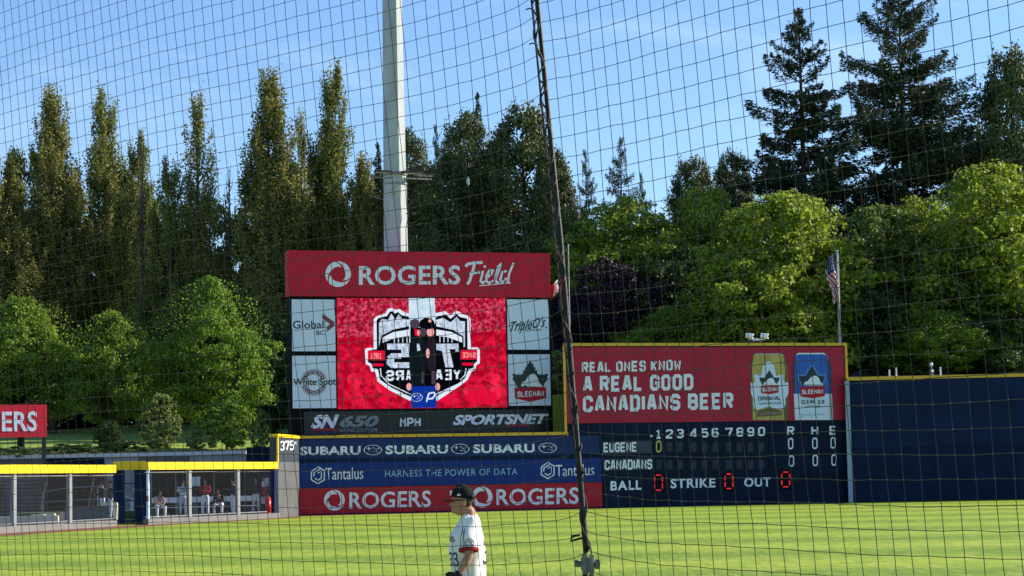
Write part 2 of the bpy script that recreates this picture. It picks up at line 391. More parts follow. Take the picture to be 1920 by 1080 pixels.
def beaver(cx, cy, w, h):
    P = [(-.50, .10), (-.46, .30), (-.36, .42), (-.26, .48), (-.16, .72), (0, .92), (.16, 1.0), (.30, .92), (.42, .66), (.48, .34), (.62, .16), (.72, .04), (.50, 0), (.1, .04), (-.15, 0), (-.22, .14), (-.38, .04)]
    return [(0, [(cx + a * w / 1.3, cy - b * h) for a, b in P])]
def star4(cx, cy, r, ry=None):
    ry = ry or r * .6; out = []
    for i in range(8):
        a = math.pi * i / 4; k = 1 if i % 2 == 0 else .28; out.append((cx + r * k * math.cos(a), cy + ry * k * math.sin(a)))
    return out
def stars(cx, cy, rx, ry):
    L_ = ring(cx, cy, rx, rx * .09, sy=ry / rx, n=36)
    L_ += shp(star4(cx - rx * .42, cy - ry * .25, rx * .34, ry * .42))
    for dx, dy in ((.08, -.42), (.36, -.12), (.12, .30), (.46, .34), (.62, -.30)):
        L_ += shp(star4(cx + rx * dx, cy + ry * dy, rx * .15, ry * .22))
    return L_

# ------------------------------------------------------------ ground
def grass_mat():
    m = bpy.data.materials.new('field_grass'); m.use_nodes = True; t = m.node_tree; b = t.nodes['Principled BSDF']; l = t.links.new
    b.inputs['Roughness'].default_value = 0.75; b.inputs['Specular IOR Level'].default_value = 0.2
    tc = t.nodes.new('ShaderNodeTexCoord'); mp = t.nodes.new('ShaderNodeMapping'); mp.inputs['Rotation'].default_value = (0, 0, R(9))
    l(tc.outputs['Object'], mp.inputs[0])
    wv = t.nodes.new('ShaderNodeTexWave'); wv.wave_type = 'BANDS'; wv.bands_direction = 'Y'; wv.inputs['Scale'].default_value = 0.031; wv.inputs['Distortion'].default_value = 1.6
    wv.inputs['Detail'].default_value = 5; wv.inputs['Detail Roughness'].default_value = .75; wv.inputs['Detail Scale'].default_value = 1.4; l(mp.outputs[0], wv.inputs[0])
    r1 = t.nodes.new('ShaderNodeValToRGB'); r1.color_ramp.elements[0].position = 0.05; r1.color_ramp.elements[1].position = 0.95
    r1.color_ramp.elements[0].color = (0.170, 0.255, 0.010, 1); r1.color_ramp.elements[1].color = (0.290, 0.370, 0.026, 1); l(wv.outputs[0], r1.inputs[0])
    mp2 = t.nodes.new('ShaderNodeMapping'); mp2.inputs['Scale'].default_value = (0.55, 0.8, 1); l(tc.outputs['Object'], mp2.inputs[0])
    n = t.nodes.new('ShaderNodeTexNoise'); n.inputs['Scale'].default_value = 0.9; n.inputs['Detail'].default_value = 8; n.inputs['Roughness'].default_value = 0.75; l(mp2.outputs[0], n.inputs[0])
    r2 = t.nodes.new('ShaderNodeValToRGB'); r2.color_ramp.elements[0].position = 0.36; r2.color_ramp.elements[1].position = 0.64
    r2.color_ramp.elements[0].color = (0.72, 0.80, 0.68, 1); r2.color_ramp.elements[1].color = (1.16, 1.12, 1.2, 1); l(n.outputs[0], r2.inputs[0])
    mx = t.nodes.new('ShaderNodeMix'); mx.data_type = 'RGBA'; mx.blend_type = 'MULTIPLY'; mx.inputs[0].default_value = 1
    l(r1.outputs[0], mx.inputs[6]); l(r2.outputs[0], mx.inputs[7])
    # dry speckle
    n3 = t.nodes.new('ShaderNodeTexNoise'); mp3 = t.nodes.new('ShaderNodeMapping'); mp3.inputs['Scale'].default_value = (4.2, .42, 1); l(tc.outputs['Object'], mp3.inputs[0]); n3.inputs['Scale'].default_value = 1.5; n3.inputs['Detail'].default_value = 6; n3.inputs['Roughness'].default_value = .72; l(mp3.outputs[0], n3.inputs[0])
    r3 = t.nodes.new('ShaderNodeValToRGB'); r3.color_ramp.elements[0].position = 0.54; r3.color_ramp.elements[1].position = 0.74; l(n3.outputs[0], r3.inputs[0])
    mx3 = t.nodes.new('ShaderNodeMix'); mx3.data_type = 'RGBA'; mx3.inputs[7].default_value = (0.38, 0.42, 0.13, 1); l(r3.outputs[0], mx3.inputs[0]); l(mx.outputs[2], mx3.inputs[6])
    r4 = t.nodes.new('ShaderNodeValToRGB'); r4.color_ramp.elements[0].position = 0.30; r4.color_ramp.elements[1].position = 0.52; r4.color_ramp.elements[0].color = (.60, .68, .55, 1); r4.color_ramp.elements[1].color = (1.06, 1.06, 1.06, 1); l(n3.outputs[0], r4.inputs[0])
    mx4 = t.nodes.new('ShaderNodeMix'); mx4.data_type = 'RGBA'; mx4.blend_type = 'MULTIPLY'; mx4.inputs[0].default_value = 1; l(mx3.outputs[2], mx4.inputs[6]); l(r4.outputs[0], mx4.inputs[7])
    l(mx4.outputs[2], b.inputs['Base Color'])
    bp = t.nodes.new('ShaderNodeBump'); bp.inputs['Strength'].default_value = 0.25; l(n3.outputs[0], bp.inputs['Height']); l(bp.outputs[0], b.inputs['Normal'])
    return m
M_['grass'] = grass_mat()
M_['hill'] = mat('hill_grass', (0.26, 0.36, 0.05), 0.9, 0.2, 0.5, col2=(0.17, 0.25, 0.035))
MB().poly([(-500, -60, 0), (500, -60, 0), (500, 900, 0), (-500, 900, 0)]).build('field', M_['grass'])['kind'] = 'structure'

WX = -11.0
def hz(x, y):
    zl = 3.35 + 0.066 * (min(y, 172) - 122) + 0.02 * max(0, y - 172)
    zr = 7.0 + 0.02 * max(0, y - 140)
    t = max(0, min(1, (x + 11) / 12)); t = t * t * (3 - 2 * t)
    return zl * (1 - t) + zr * t + 0.12 * math.sin(x * .31 + y * .17) * min(1, max(0, (y - 124) / 8))
mb = MB(); xs = [-260, -200, -150, -110, -80, -60] + list(np.arange(-50, 51, 2.5)) + [60, 80, 110, 150, 200, 260]
def yfront(x): return 122.2 if x < -10.5 else 134.0
cols = []
for x in xs:
    ys_ = [yfront(x)] + [136 + 3.0 * i for i in range(0, 24)] + [220, 260, 320, 420]
    if x < -10.5: ys_ = [122.2, 126, 131] + ys_[1:]
    else: ys_ = [134.0, 134.6, 135.2] + ys_[1:]
    cols.append([(x, y, hz(x, y)) for y in ys_])
for a, b in zip(cols[:-1], cols[1:]):
    for i in range(len(a) - 1): mb.poly([a[i], b[i], b[i + 1], a[i + 1]])
    mb.poly([(a[0][0], a[0][1], -.2), (b[0][0], b[0][1], -.2), b[0], a[0]])
mb.build('hillside', M_['hill'])['kind'] = 'structure'

# ------------------------------------------------------------ walls
W = Plane(560, 121, 1600, 131)       # banner wall and hand scoreboard
SB = Plane(560, 121, 1600, 131, back=2.5)   # video board behind it
def zrow(pl, px, py, off=0): return pl.uz(px, py, off)[1]

# --- banner wall (left centre)
t = empty('outfield_wall', W.O, W.rz, 'low navy outfield wall carrying the car, data and telecom banners under the video board', 'wall')
uL = W.uz(562, 900)[0]; uR = W.uz(1066, 900)[0]; uM = W.uz(1130, 900)[0]; ztop = W.uz(800, 819)[1]
bx('backing', M_['navy'], t, uL, uR, 0.0, 0.45, 0, ztop)
bx('cap_rail', M_['trim'], t, uL, uR - 0.003, -0.06, 0.5, ztop, ztop + 0.17)
b = panel('banner', 561, 824, 1124, 858, M_['subblue'], t, W, 0.002, 0.03, 817, 853)
for i, (a, c, lx) in enumerate(((563, 676, 699), (723, 840, 863), (887, 1003, 1027))):
    yb = 853 - (a - 560) * .0125
    art('lettering', text('SUBARU', a, c, yb, yb - 1.5, 15.5, 0.035, 0, 1.05), M_['white'], b, W, 0.04)
    art('logo', stars(lx, yb - 9.5 + .3, 17, 9.5), M_['white'], b, W, 0.04)
b = panel('banner', 562, 868, 1128, 914, M_['tanblue'], t, W, 0.002, 0.03, 860, 904)
def hexlogo(cx, cy, r):
    k = r / 17
    o = [(cx, cy - 17 * k), (cx + 13 * k, cy - 9 * k), (cx + 13 * k, cy + 9 * k), (cx, cy + 17 * k), (cx - 13 * k, cy + 9 * k), (cx - 13 * k, cy - 7 * k), (cx - 2 * k, cy - 15 * k)]
    return lines([o, [(cx - 8 * k, cy + 2 * k), (cx - 8 * k, cy - 5 * k), (cx + 6 * k, cy - 13 * k)], [(cx, cy - 4 * k), (cx + 7 * k, cy - 8 * k), (cx + 7 * k, cy + 6 * k), (cx, cy + 10 * k), (cx - 6 * k, cy + 6 * k)]], 2.3 * k)
art('logo', hexlogo(596, 891, 16), M_['white'], b, W, 0.04)
art('lettering', text('Tantalus', 610, 681, 899.5, 898, 22, 0.0), M_['white'], b, W, 0.04)
art('lettering', text('HARNESS THE POWER OF DATA', 722, 970, 894.5, 890, 12.5, -0.003, 0, 1.1), M_['skyblue'], b, W, 0.04)
art('logo', hexlogo(1027, 882, 15.5), M_['white'], b, W, 0.04)
art('lettering', text('Tantalus', 1042, 1114, 893, 890.5, 21, 0.0), M_['white'], b, W, 0.04)
b = panel('banner', 562, 915, 1129, 965, M_['red2'], t, W, 0.002, 0.035, 905, 950)
for cx, cy, a, c, yb in ((627, 938, 655, 808, 953), (904, 932, 931, 1085, 947)):
    art('logo', rogers(cx, cy, 19.5), M_['white'], b, W, 0.045)
    art('lettering', text('ROGERS', a, c, yb, yb - 3.4, 30, 0.018, 0, 1.03), M_['white'], b, W, 0.045)

# --- corner wall with the distance number, turned towards the bullpen
K = Plane(521, 115.5, 561.0, 120.7)
t = empty('corner_wall', K.O, K.rz, 'pale corner wall section with the white 375 distance mark and yellow edge', 'wall')
uE = K.uz(561, 900)[0]; zc = K.uz(540, 821)[1]; zm = K.uz(540, 866)[1]
bx('wall_panel', mat('wall_navy_sunlit', (0.105, 0.112, 0.12), 0.55, 0.16, 0.9), t, 0, uE, 0.0, 0.4, 0, zm)  # navy padding; the glare of the sun is put into its grey colour
bx('upper_panel', mat('wall_slate_pad', (0.030, 0.042, 0.065), 0.5, 0.1, 1.5), t, 0, uE, 0.0, 0.4, zm + 0.01, zc)
art('number', block('375', 525.5, 551, 845, 844, 18, .95, .6), M_['white'], t, K, 0.03)
art('lettering', text('FT.', 552, 557, 834, 833.6, 5, 0.02), M_['white'], t, K, 0.03)
bx('trim', M_['cap'], t, -0.02, uE, -0.06, 0.42, zc, zc + 0.17)
bx('edge_trim', M_['cap'], t, -0.06, 0.12, -0.055, 0.02, K.uz(523, 866)[1], zc - .003)

# --- hand operated scoreboard
t = empty('hand_scoreboard', W.O, W.rz, 'tall navy scoreboard wall with a red beer billboard above rows of innings numbers', 'scoreboard')
uA = W.uz(1058, 700)[0] ; uB = W.uz(1589, 800)[0]; zT = W.uz(1300, 648)[1]; zB = W.uz(1300, 791)[1]
zlow = W.uz(1060, 811)[1]
bx('structure', M_['board'], t, uR, uB, 0.0, 0.35, 0, zlow)
bx('structure', M_['board'], t, uA, uB, 0.0, 0.35, zlow + 0.002, zT)
# padded panels of the face, joints between them
us = np.linspace(uM + 0.03, uB, 7)
for i in range(6):
    bx('panel', M_['board'], t, us[i] + .012, us[i + 1] - .012, -0.022, -.002, 0.02, 1.86)
    bx('panel', M_['board'], t, us[i] + .012, us[i + 1] - .012, -0.020, -.002, 1.885, zB - .01)
bb = bx('billboard', M_['beerred'], t, uA + .1, uB - .09, -0.05, -.002, zB, zT - .09)
e = .15
bx('trim', M_['trim'], t, uA - .02, uB + .1, -0.09, 0.05, zT - .02, zT + e)
bx('trim', M_['trim'], t, uA - .06, uA + e - .08, -0.085, 0.02, zlow - .02, zT - .025)
bx('trim', M_['trim'], t, uB - .03, uB + .11, -0.085, 0.02, W.uz(1588, 706)[1] - .1, zT - .025)
bx('trim', M_['trim'], t, uR + .02, uA + .06, -0.085, 0.02, zlow - .18, zlow - .025)
O1 = .065
art('lettering', block('REAL ONES KNOW', 1091, 1277, 699.5, 694.5, 20.5, 1.4, .75, 2.6), M_['white'], bb, W, O1)
art('lettering', block('A REAL GOOD', 1093, 1300, 735.5, 731, 30, 1.4, .75, 2.6), M_['white'], bb, W, O1)
art('lettering', block('CANADIANS BEER', 1093, 1375, 773.5, 767, 31, 1.4, .75, 2.6), M_['white'], bb, W, O1)
def Z(X, Y): return (1380 + X / 6, 640 + Y / 6)
def can(x0, mm, mdark, top):
    o = [(25, 10), (45, -8), (60, -15), (340, -15), (355, -8), (375, 10), (395, 50), (410, 95), (415, 150), (420, 720), (22, 720), (0, 150), (5, 95), (12, 50)]
    return o
# gold can
g0 = [(205, 150), (225, 140), (500, 140), (525, 150), (545, 190), (575, 250), (585, 300), (590, 560), (588, 885), (175, 885), (165, 560), (165, 300), (172, 250), (190, 190)]
P0 = lambda pts: [Z(*p) for p in pts]
c = art('can_picture', shp(P0(g0)), M_['gold'], bb, W, O1)
art('can_picture', shp(P0([(545, 190), (575, 250), (585, 300), (590, 560), (588, 885), (548, 885), (552, 560), (552, 300), (540, 250)]), P0([(165, 300), (172, 250), (190, 190), (200, 200), (184, 260), (180, 300), (190, 885), (175, 885), (165, 560)])), M_['golddark'], bb, W, O1 + .01)
art('can_rim', shp(P0([(190, 160), (225, 135), (500, 135), (545, 160), (520, 158), (500, 148), (225, 148)])), M_['canedge'], bb, W, O1 + .02)
lf = [(365, 225), (330, 240), (300, 290), (290, 350), (275, 395), (225, 365), (205, 385), (215, 440), (205, 470), (165, 465), (168, 580), (200, 660), (190, 700), (200, 745), (240, 770), (365, 730), (500, 770), (540, 750), (560, 700), (555, 650), (590, 590), (588, 460), (545, 465), (530, 430), (535, 380), (500, 370), (455, 395), (440, 330), (430, 270), (400, 235)]
art('can_label', shp(P0(lf)), M_['panelwhite'], bb, W, O1 + .02)
art('leaf_emblem', maple(1380 + 375 / 6, 640 + 490 / 6, 230 / 6, 170 / 6), M_['inkgreen'], bb, W, O1 + .03)
art('beaver_emblem', beaver(1380 + 375 / 6, 640 + 490 / 6, 170 / 6, 80 / 6), M_['white'], bb, W, O1 + .04)
art('emblem_banner', shp(P0([(283, 497), (478, 492), (478, 575), (380, 595), (283, 580)])), M_['red2'], bb, W, O1 + .045)
art('lettering', block('SLEEMAN', *[Z(295, 0)[0], Z(465, 0)[0]], Z(0, 565)[1], Z(0, 560)[1], 45 / 6, 1.1, .5), M_['white'], bb, W, O1 + .055)
art('lettering', block('ORIGINAL', Z(250, 0)[0], Z(512, 0)[0], Z(0, 668)[1], Z(0, 663)[1], 48 / 6, 1.1, .5), M_['ink'], bb, W, O1 + .03)
art('lettering', text('CANADIAN LAGER', Z(255, 0)[0], Z(515, 0)[0], Z(0, 712)[1], Z(0, 706)[1], 25 / 6, .01), M_['ink'], bb, W, O1 + .03)
art('mountain_print', shp(P0([(240, 790), (375, 745), (520, 790), (520, 830), (240, 850)])), M_['golddark'], bb, W, O1 + .015)
def scrawl(x0, x1, y, a, n=26):
    rr = random.Random(int(x0)); pts = []
    for i in range(n + 1):
        tt = i / n; pts.append((x0 + (x1 - x0) * tt + 2 * rr.uniform(-1, 1) * .6, y - a * math.sin(i * 1.9) * (1.4 if i in (2, 3, 11, 12, 13) else .5) - 1.5 * tt))
    return lines([pts], .6)
art('signature', scrawl(Z(265, 0)[0], Z(520, 0)[0], Z(0, 815)[1], 3.6), M_['canedge'], bb, W, O1 + .03)
# blue can
b0 = [(670, 155), (700, 135), (990, 135), (1030, 158), (1042, 200), (1065, 260), (1075, 310), (1080, 590), (650, 590), (640, 310), (643, 260), (660, 200)]
art('can_picture', shp(P0(b0)), M_['canblue'], bb, W, O1)
art('can_picture', shp(P0([(650, 590), (1080, 590), (1095, 885), (665, 885)])), M_['panelwhite'], bb, W, O1)
art('can_picture', shp(P0([(1042, 200), (1065, 260), (1075, 310), (1080, 589), (1045, 589), (1042, 310), (1030, 260)]), P0([(643, 260), (660, 200), (675, 205), (660, 265), (658, 310), (668, 589), (650, 589), (640, 310)])), M_['bluedark'], bb, W, O1 + .01)
art('can_picture', shp(P0([(1048, 590), (1080, 590), (1095, 885), (1056, 885)])), M_['canshade'], bb, W, O1 + .01)
art('can_rim', shp(P0([(665, 165), (700, 130), (990, 130), (1032, 162), (1005, 152), (990, 145), (700, 146)])), M_['white'], bb, W, O1 + .02)
mo = maple(1380 + 853 / 6, 640 + 500 / 6, 318 / 6, 250 / 6)
art('leaf_outline', lines([mo[0][1] + [mo[0][1][0]]], .9), M_['skyblue'], bb, W, O1 + .03)
art('leaf_emblem', maple(1380 + 853 / 6, 640 + 500 / 6, 290 / 6, 225 / 6), M_['ink'], bb, W, O1 + .02)
art('beaver_emblem', beaver(1380 + 858 / 6, 640 + 500 / 6, 250 / 6, 115 / 6), M_['white'], bb, W, O1 + .04)
art('emblem_banner', shp(P0([(722, 513), (1000, 505), (998, 615), (862, 640), (728, 620)])), M_['red2'], bb, W, O1 + .045)
art('lettering', block('SLEEMAN', Z(742, 0)[0], Z(980, 0)[0], Z(0, 595)[1], Z(0, 588)[1], 50 / 6, 1.1, .5), M_['white'], bb, W, O1 + .055)
art('lettering', block('CLEAR', Z(738, 0)[0], Z(890, 0)[0], Z(0, 705)[1], Z(0, 701)[1], 45 / 6, 1.1, .5), M_['ink'], bb, W, O1 + .02)
art('lettering', text('2.0', Z(916, 0)[0], Z(995, 0)[0], Z(0, 700)[1], Z(0, 698)[1], 43 / 6, .03), M_['ink'], bb, W, O1 + .02)
art('lettering', text('LIGHT LAGER', Z(780, 0)[0], Z(955, 0)[0], Z(0, 748)[1], Z(0, 744)[1], 24 / 6, .01), M_['ink'], bb, W, O1 + .02)
art('signature', scrawl(Z(722, 0)[0], Z(1005, 0)[0], Z(0, 828)[1], 4.2), M_['grey'], bb, W, O1 + .03)

# rows of numbers; N(X, Y) = crop coordinates of the lower board
def N_(X, Y): return (1120 + X / 3.84, 780 + Y / 3.84)
def nb(s, X0, X1, Yb, h, slope=-.022, **k):
    x0, y0 = N_(X0, Yb); x1 = N_(X1, 0)[0]; return block(s, x0, x1, y0, y0 + slope * (x1 - x0), h / 3.84, **k)
Q = .04
row = [('1', 420, 462, 165), ('2', 493, 545, 163), ('3', 570, 622, 160), ('4', 668, 722, 157), ('5', 748, 800, 155), ('6', 823, 874, 153), ('7', 922, 974, 151), ('8', 1001, 1052, 149), ('9', 1079, 1130, 147), ('0', 1157, 1208, 145)]
for ch, a, c_, y in row: art('inning_number', nb(ch, a, c_, y, 66, t=1.15), M_['white'], t, W, Q)
for ch, a, c_, y in (('R', 1367, 1418, 139), ('H', 1540, 1590, 137), ('E', 1671, 1719, 136)):
    art('column_letter', nb(ch, a, c_, y, 64, t=1.15), M_['white'], t, W, Q)
art('marker_dot', disc(*N_(390, 143), 2.2), M_['white'], t, W, Q)
pl_ = lambda nm, X0, Y0, X1, Y1, m, o=.03: art(nm, shp([N_(X0, Y0), N_(X1, Y0 - .022 * (X1 - X0)), N_(X1, Y1 - .022 * (X1 - X0)), N_(X0, Y1)]), m, t, W, o)
e1 = pl_('team_plate', 38, 185, 392, 275, M_['slate'])
art('lettering', nb('EUGENE', 45, 285, 262, 70, t=1.2, gap=.5), M_['white'], e1, W, Q)
e2 = pl_('team_plate', 40, 308, 402, 395, M_['ink'])
art('lettering', nb('CANADIANS', 53, 395, 390, 72, t=1.2, gap=.5), M_['white'], e2, W, Q)
for (ch, a, c_, y, h, mm) in (('0', 422, 462, 262, 84, M_['digit']), ('0', 1374, 1411, 240, 82, M_['white']), ('0', 1547, 1585, 238, 82, M_['white']), ('0', 1679, 1716, 234, 82, M_['white']),
                              ('0', 1379, 1417, 365, 82, M_['white']), ('0', 1550, 1588, 361, 82, M_['white']), ('0', 1685, 1722, 358, 82, M_['white'])):
    art('score_number', nb(ch, a, c_, y, h, t=.8), mm, t, W, Q)
slot = mat('slot_plate', (0.014, 0.024, 0.050), 0.5, 0.4, 2)
for a in (500, 575, 673, 752, 830, 925, 1003, 1083, 1160): 
    pl_('number_slot', a, 190, a + 40, 258, slot); pl_('number_slot', a, 318, a + 40, 382, slot)
pl_('number_slot', 425, 320, 462, 384, slot)
pl_('vent', 1470, 128, 1508, 142, M_['black'])
art('lettering', text('BALL', *[N_(95, 0)[0], N_(320, 0)[0]], N_(0, 534)[1], N_(0, 527)[1], 17, .03, 0, 1.15), M_['white'], t, W, Q)
art('lettering', text('STRIKE', N_(527, 0)[0], N_(850, 0)[0], N_(0, 518)[1], N_(0, 511)[1], 17.5, .03, 0, 1.1), M_['white'], t, W, Q)
art('lettering', text('OUT', N_(1057, 0)[0], N_(1248, 0)[0], N_(0, 508)[1], N_(0, 504)[1], 16.5, .03, 0, 1.1), M_['white'], t, W, Q)
M_['led'] = emis('led_red', (1.0, 0.035, 0.07), 1.0)
for X0, X1, Y1, Y0 in ((412, 468, 425, 534), (920, 975, 418, 522), (1328, 1384, 404, 510)):
    d_ = pl_('led_display', X0 - 16, Y1 - 18, X1 + 20, Y0 + 22, M_['black'], .03)
    mid = (Y0 + Y1) / 2; c1 = [(X0 + 10, Y1), (X1 - 10, Y1)]; c2 = [(X0 + 10, Y0), (X1 - 10, Y0)]
    sg = [c1, c2, [(X0, Y1 + 12), (X0, mid - 6)], [(X1, Y1 + 12), (X1, mid - 6)], [(X0, mid + 6), (X0, Y0 - 12)], [(X1, mid + 6), (X1, Y0 - 12)]]
    for s_ in sg:
        n_ = 4 if s_ in (c1, c2) else 5; L_ = []
        for i in range(n_):
            a_ = i / n_ + .03; b_ = (i + 1) / n_ - .03
            p, q = [(s_[0][0] + (s_[1][0] - s_[0][0]) * k, s_[0][1] + (s_[1][1] - s_[0][1]) * k) for k in (a_, b_)]
            L_ += lines([[N_(*p), N_(*q)]], 2.1)
        art('led_segment', L_, M_['led'], d_, W, .045)
# --- navy wall at the right
E = Plane(1590, 130.5, 1930, 130.0)
t = empty('outfield_wall', E.O, E.rz, 'tall plain navy outfield wall with thin yellow top rail at the right', 'wall')
zr = E.uz(1750, 710)[1]; zj = E.uz(1750, 838)[1]; ur = 30.0
u = 0.28; k = 0
bx('backing', M_['black'], t, 0.2, ur, 0.03, 0.5, 0, zr)
while u < ur - 2:
    wd = 2.44
    bx('panel', M_['navy'], t, u + .008, u + wd - .008, -0.012 - .006 * (k % 2), 0.028, zj + .012, zr - .02)
    bx('panel', M_['navy2'], t, u + .008, u + wd - .008, -0.016 + .006 * (k % 2), 0.028, 0.03, zj - .012)
    u += wd; k += 1
bx('cap_rail', M_['trim'], t, 0.16, ur, -0.06, 0.55, zr, zr + 0.2)
bx('corner_post', mat('post_pale_blue', (0.34, 0.44, 0.52), .5, .1, 2), t, 0.03, 0.30, -0.12, -.03, 0, zr - .02)
def wt(px, py, pl, off=0.0): u_, z_ = pl.uz(px, py, off); return pl.wpt(u_, off, z_)
for px, hh, wd in ((1668, .42, .10), (1681, .52, .08), (1764, .50, .10)):
    p = wt(px, 704, E, -.3); q = MB().box(-wd / 2, wd / 2, -.04, .04, 0, hh).box(-wd / 2 - .03, wd / 2 + .03, -.06, .06, 0.0, .05).build('marker_post', M_['white'])
    p.z = zr + 0.2; q.location = p
    tag(q, {1668: 'short white post on the right wall rail, leftmost of three', 1681: 'short thin white post on the right wall rail, middle of three', 1764: 'short white post on the right wall rail beside the taller white mast'}[px], 'post', 'white posts on the wall rail')
p = wt(1747, 704, E, -.3); p.z = zr + .2
t = empty('signal_mast', p, 0, 'stubby white mast with a bulging head standing on the right wall rail', 'mast')
MB().bar((0, 0, 0), (0, 0, .62), .05, .035, 8).box(-.12, .14, -.06, .06, 0.0, .12).build('mast', M_['galvdull'], t)
MB().bar((0, 0, .56), (0, 0, .66), .05, .11, 8).bar((0, 0, .66), (0, 0, .78), .11, .06, 8).bar((.03, 0, .22), (.03, 0, .36), .1, .06, 8).build('head', M_['white'], t)

# --- parked cars beyond the wall
def make_car(name, p, rz, col, label):
    t = empty(name, p, rz, label, 'car', 'cars parked beyond the wall')
    prof = [(-2.2, .35), (-2.25, .75), (-2.1, .95), (-1.5, 1.02), (-.85, 1.40), (-.2, 1.48), (.6, 1.44), (1.25, 1.05), (2.0, .92), (2.25, .7), (2.25, .38), (1.85, .3), (1.6, .3), (1.2, .3), (-1.2, .3), (-1.9, .3)]
    mb = MB(); 
    for s in (-1, 1):
        pts = [(x, s * (.86 - .18 * max(0, z - .9) / .5), z) for x, z in prof]; mb.poly(pts[::-1] if s > 0 else pts)
    n = len(prof)
    for i in range(n):
        a = mb.v[i]; b = mb.v[(i + 1) % n]; c_ = mb.v[n + (i + 1) % n]; d = mb.v[n + i]; mb.poly([a, b, c_, d][::-1])
    mb.build('body', col, t)
    g = MB(); 
    for s in (-1, 1):
        g.poly([(x, s * (.875 - .18 * max(0, z - .9) / .5), z) for x, z in ((-1.4, 1.05), (-.8, 1.36), (-.2, 1.43), (.55, 1.39), (1.1, 1.07))])
    g.poly([(1.22, -.74, 1.09), (1.22, .74, 1.09), (.66, .70, 1.43), (.66, -.70, 1.43)]); g.poly([(-1.53, -.74, 1.04), (-1.53, .74, 1.04), (-.9, .7, 1.39), (-.9, -.7, 1.39)])
    g.build('windows', M_['glassdark'], t)
    for x in (-1.45, 1.4):
        for s in (-1, 1): 
            w_ = MB().bar((x, s * .68, .33), (x, s * .9, .33), .33, seg=16).build('wheel', M_['rope'], t)
            MB().bar((x, s * .9, .33), (x, s * .915, .33), .19, seg=10).build('rim', M_['galvdull'], w_)
    for s in (-.6, .6): MB().box(2.2, 2.27, s - .17, s + .17, .62, .76).build('headlight', M_['panelwhite'], t)
    return t
carm = mat('car_paint_dark', (.012, .016, .022), .25, .1, 2, spec=.6); carg = mat('car_paint_grey', (.12, .13, .14), .3, .1, 2, spec=.6)
for px, D, col, lab, rz in ((1629, 141, carg, 'grey car mostly hidden behind the right wall, nearest the scoreboard', .15), (1655, 146, carm, 'black car behind the grey one beyond the right wall', .1), (1722, 141, carm, 'dark car whose rounded roof shows above the right wall near the white mast', 3.2)):
    x = colx(px, D, 8); make_car('parked_car', (x, D, hz(x, D) - .12), rz, col, lab)

# --- camera pair on the scoreboard
p = wt(1419, 641, W, -.2); p.z = W.uz(1420, 640)[1] + .02
t = empty('camera_bracket', p, W.rz, 'pair of white field cameras on a crossbar on top of the beer billboard', 'cameras')
MB().bar((0, 0, 0), (0, 0, .2), .05, seg=8).bar((-.55, 0, .12), (.55, 0, .12), .04, seg=6).bar((-.3, 0, -.02), (0, 0, .12), .03).bar((.3, 0, -.02), (0, 0, .12), .03).build('bracket', M_['white'], t)
for s in (-1, 1):
    h = MB().bar((s * .48 - .16, .1, .34), (s * .48 + .16, -.12, .28), .15, .15, 12).bar((s * .48 + .16, -.12, .28), (s * .48 + .2, -.15, .275), .16, .16, 12).build('camera_head', M_['white'], t)
    MB().bar((s * .48 + .2, -.15, .275), (s * .48 + .215, -.16, .27), .10, .10, 10).build('lens', M_['black'], h)
    MB().bar((s * .48, 0, .12), (s * .48, 0, .22), .04).build('yoke', M_['steel'], h)

# --- video board
t = empty('video_scoreboard', SB.O, SB.rz, 'video board with a red header, glowing red screen and white sponsor panels', 'scoreboard')
SBD = 0.0
cab = panel('cabinet', 545.5, 557, 1034.5, 817, M_['black'], t, SB, -1.0, 0.0, 557, 812)
u0, u1, z0, z1 = cab['uz']; del cab['uz']
for uu in (u0 + 2, (u0 + u1) / 2, u1 - 2): bx('support_post', M_['galvdull'], t, uu - .25, uu + .25, .3, .8, 0, z0 - .002)
hd = panel('header_panel', 541, 473, 1032, 557, M_['red'], t, SB, -.9, .12, 471, 556)
art('logo', rogers(634, 514, 24), M_['white'], hd, SB, .13)
art('lettering', text('ROGERS', 673, 863, 533, 532, 34.5, .022, 0, 1.04), M_['white'], hd, SB, .13)
# script word drawn as brush strokes
def brush(pls, w): return [(k, q) for k, pl in enumerate(pls) for q in stroke(pl, w)]
fx = [[(873, 500), (877, 495), (890, 493), (905, 492)], [(890, 494), (886, 510), (880, 528), (876, 533)], [(880, 513), (900, 510)],
      [(906, 507), (901, 527), (905, 531), (909, 527)], [(913, 521), (922, 513), (924, 507), (918, 506), (912, 517), (912, 527), (917, 531), (925, 526)],
      [(928, 526), (938, 500), (939, 494), (934, 500), (929, 520), (931, 530), (936, 529)], [(950, 508), (942, 510), (938, 524), (942, 530), (950, 521)], [(963, 493), (955, 512), (952, 530), (956, 530)], [(898, 536), (930, 533), (958, 530)]]
L_ = brush(fx[:3], 5.2) + brush(fx[3:8], 4.2) + [(9, q) for q in stroke(fx[8], 1.6)] + [(3, disc(909, 500, 2.4)[0][1])]
art('script_lettering', L_, M_['white'], hd, SB, .13)
pa = panel('sponsor_panel', 547.5, 562, 628.5, 659, M_['panelwhite'], t, SB, .002, .05, 561, 658)
art('lettering', text('Global', 549, 607, 616, 615.5, 14.5, .012), M_['ink'], pa, SB, .06)
art('lettering', text('BC', 593, 609, 628, 627.5, 8.5, .008), M_['ink'], pa, SB, .06)
art('chevron', shp([(605, 588), (627, 604), (627, 611), (613, 622), (613, 613), (619, 608), (604, 597)]), mat('chevron_red', (.25, .05, .06), .5), pa, SB, .06)
pa = panel('sponsor_panel', 548.5, 667, 630, 765.5, M_['panelwhite'], t, SB, .002, .05, 667, 765)
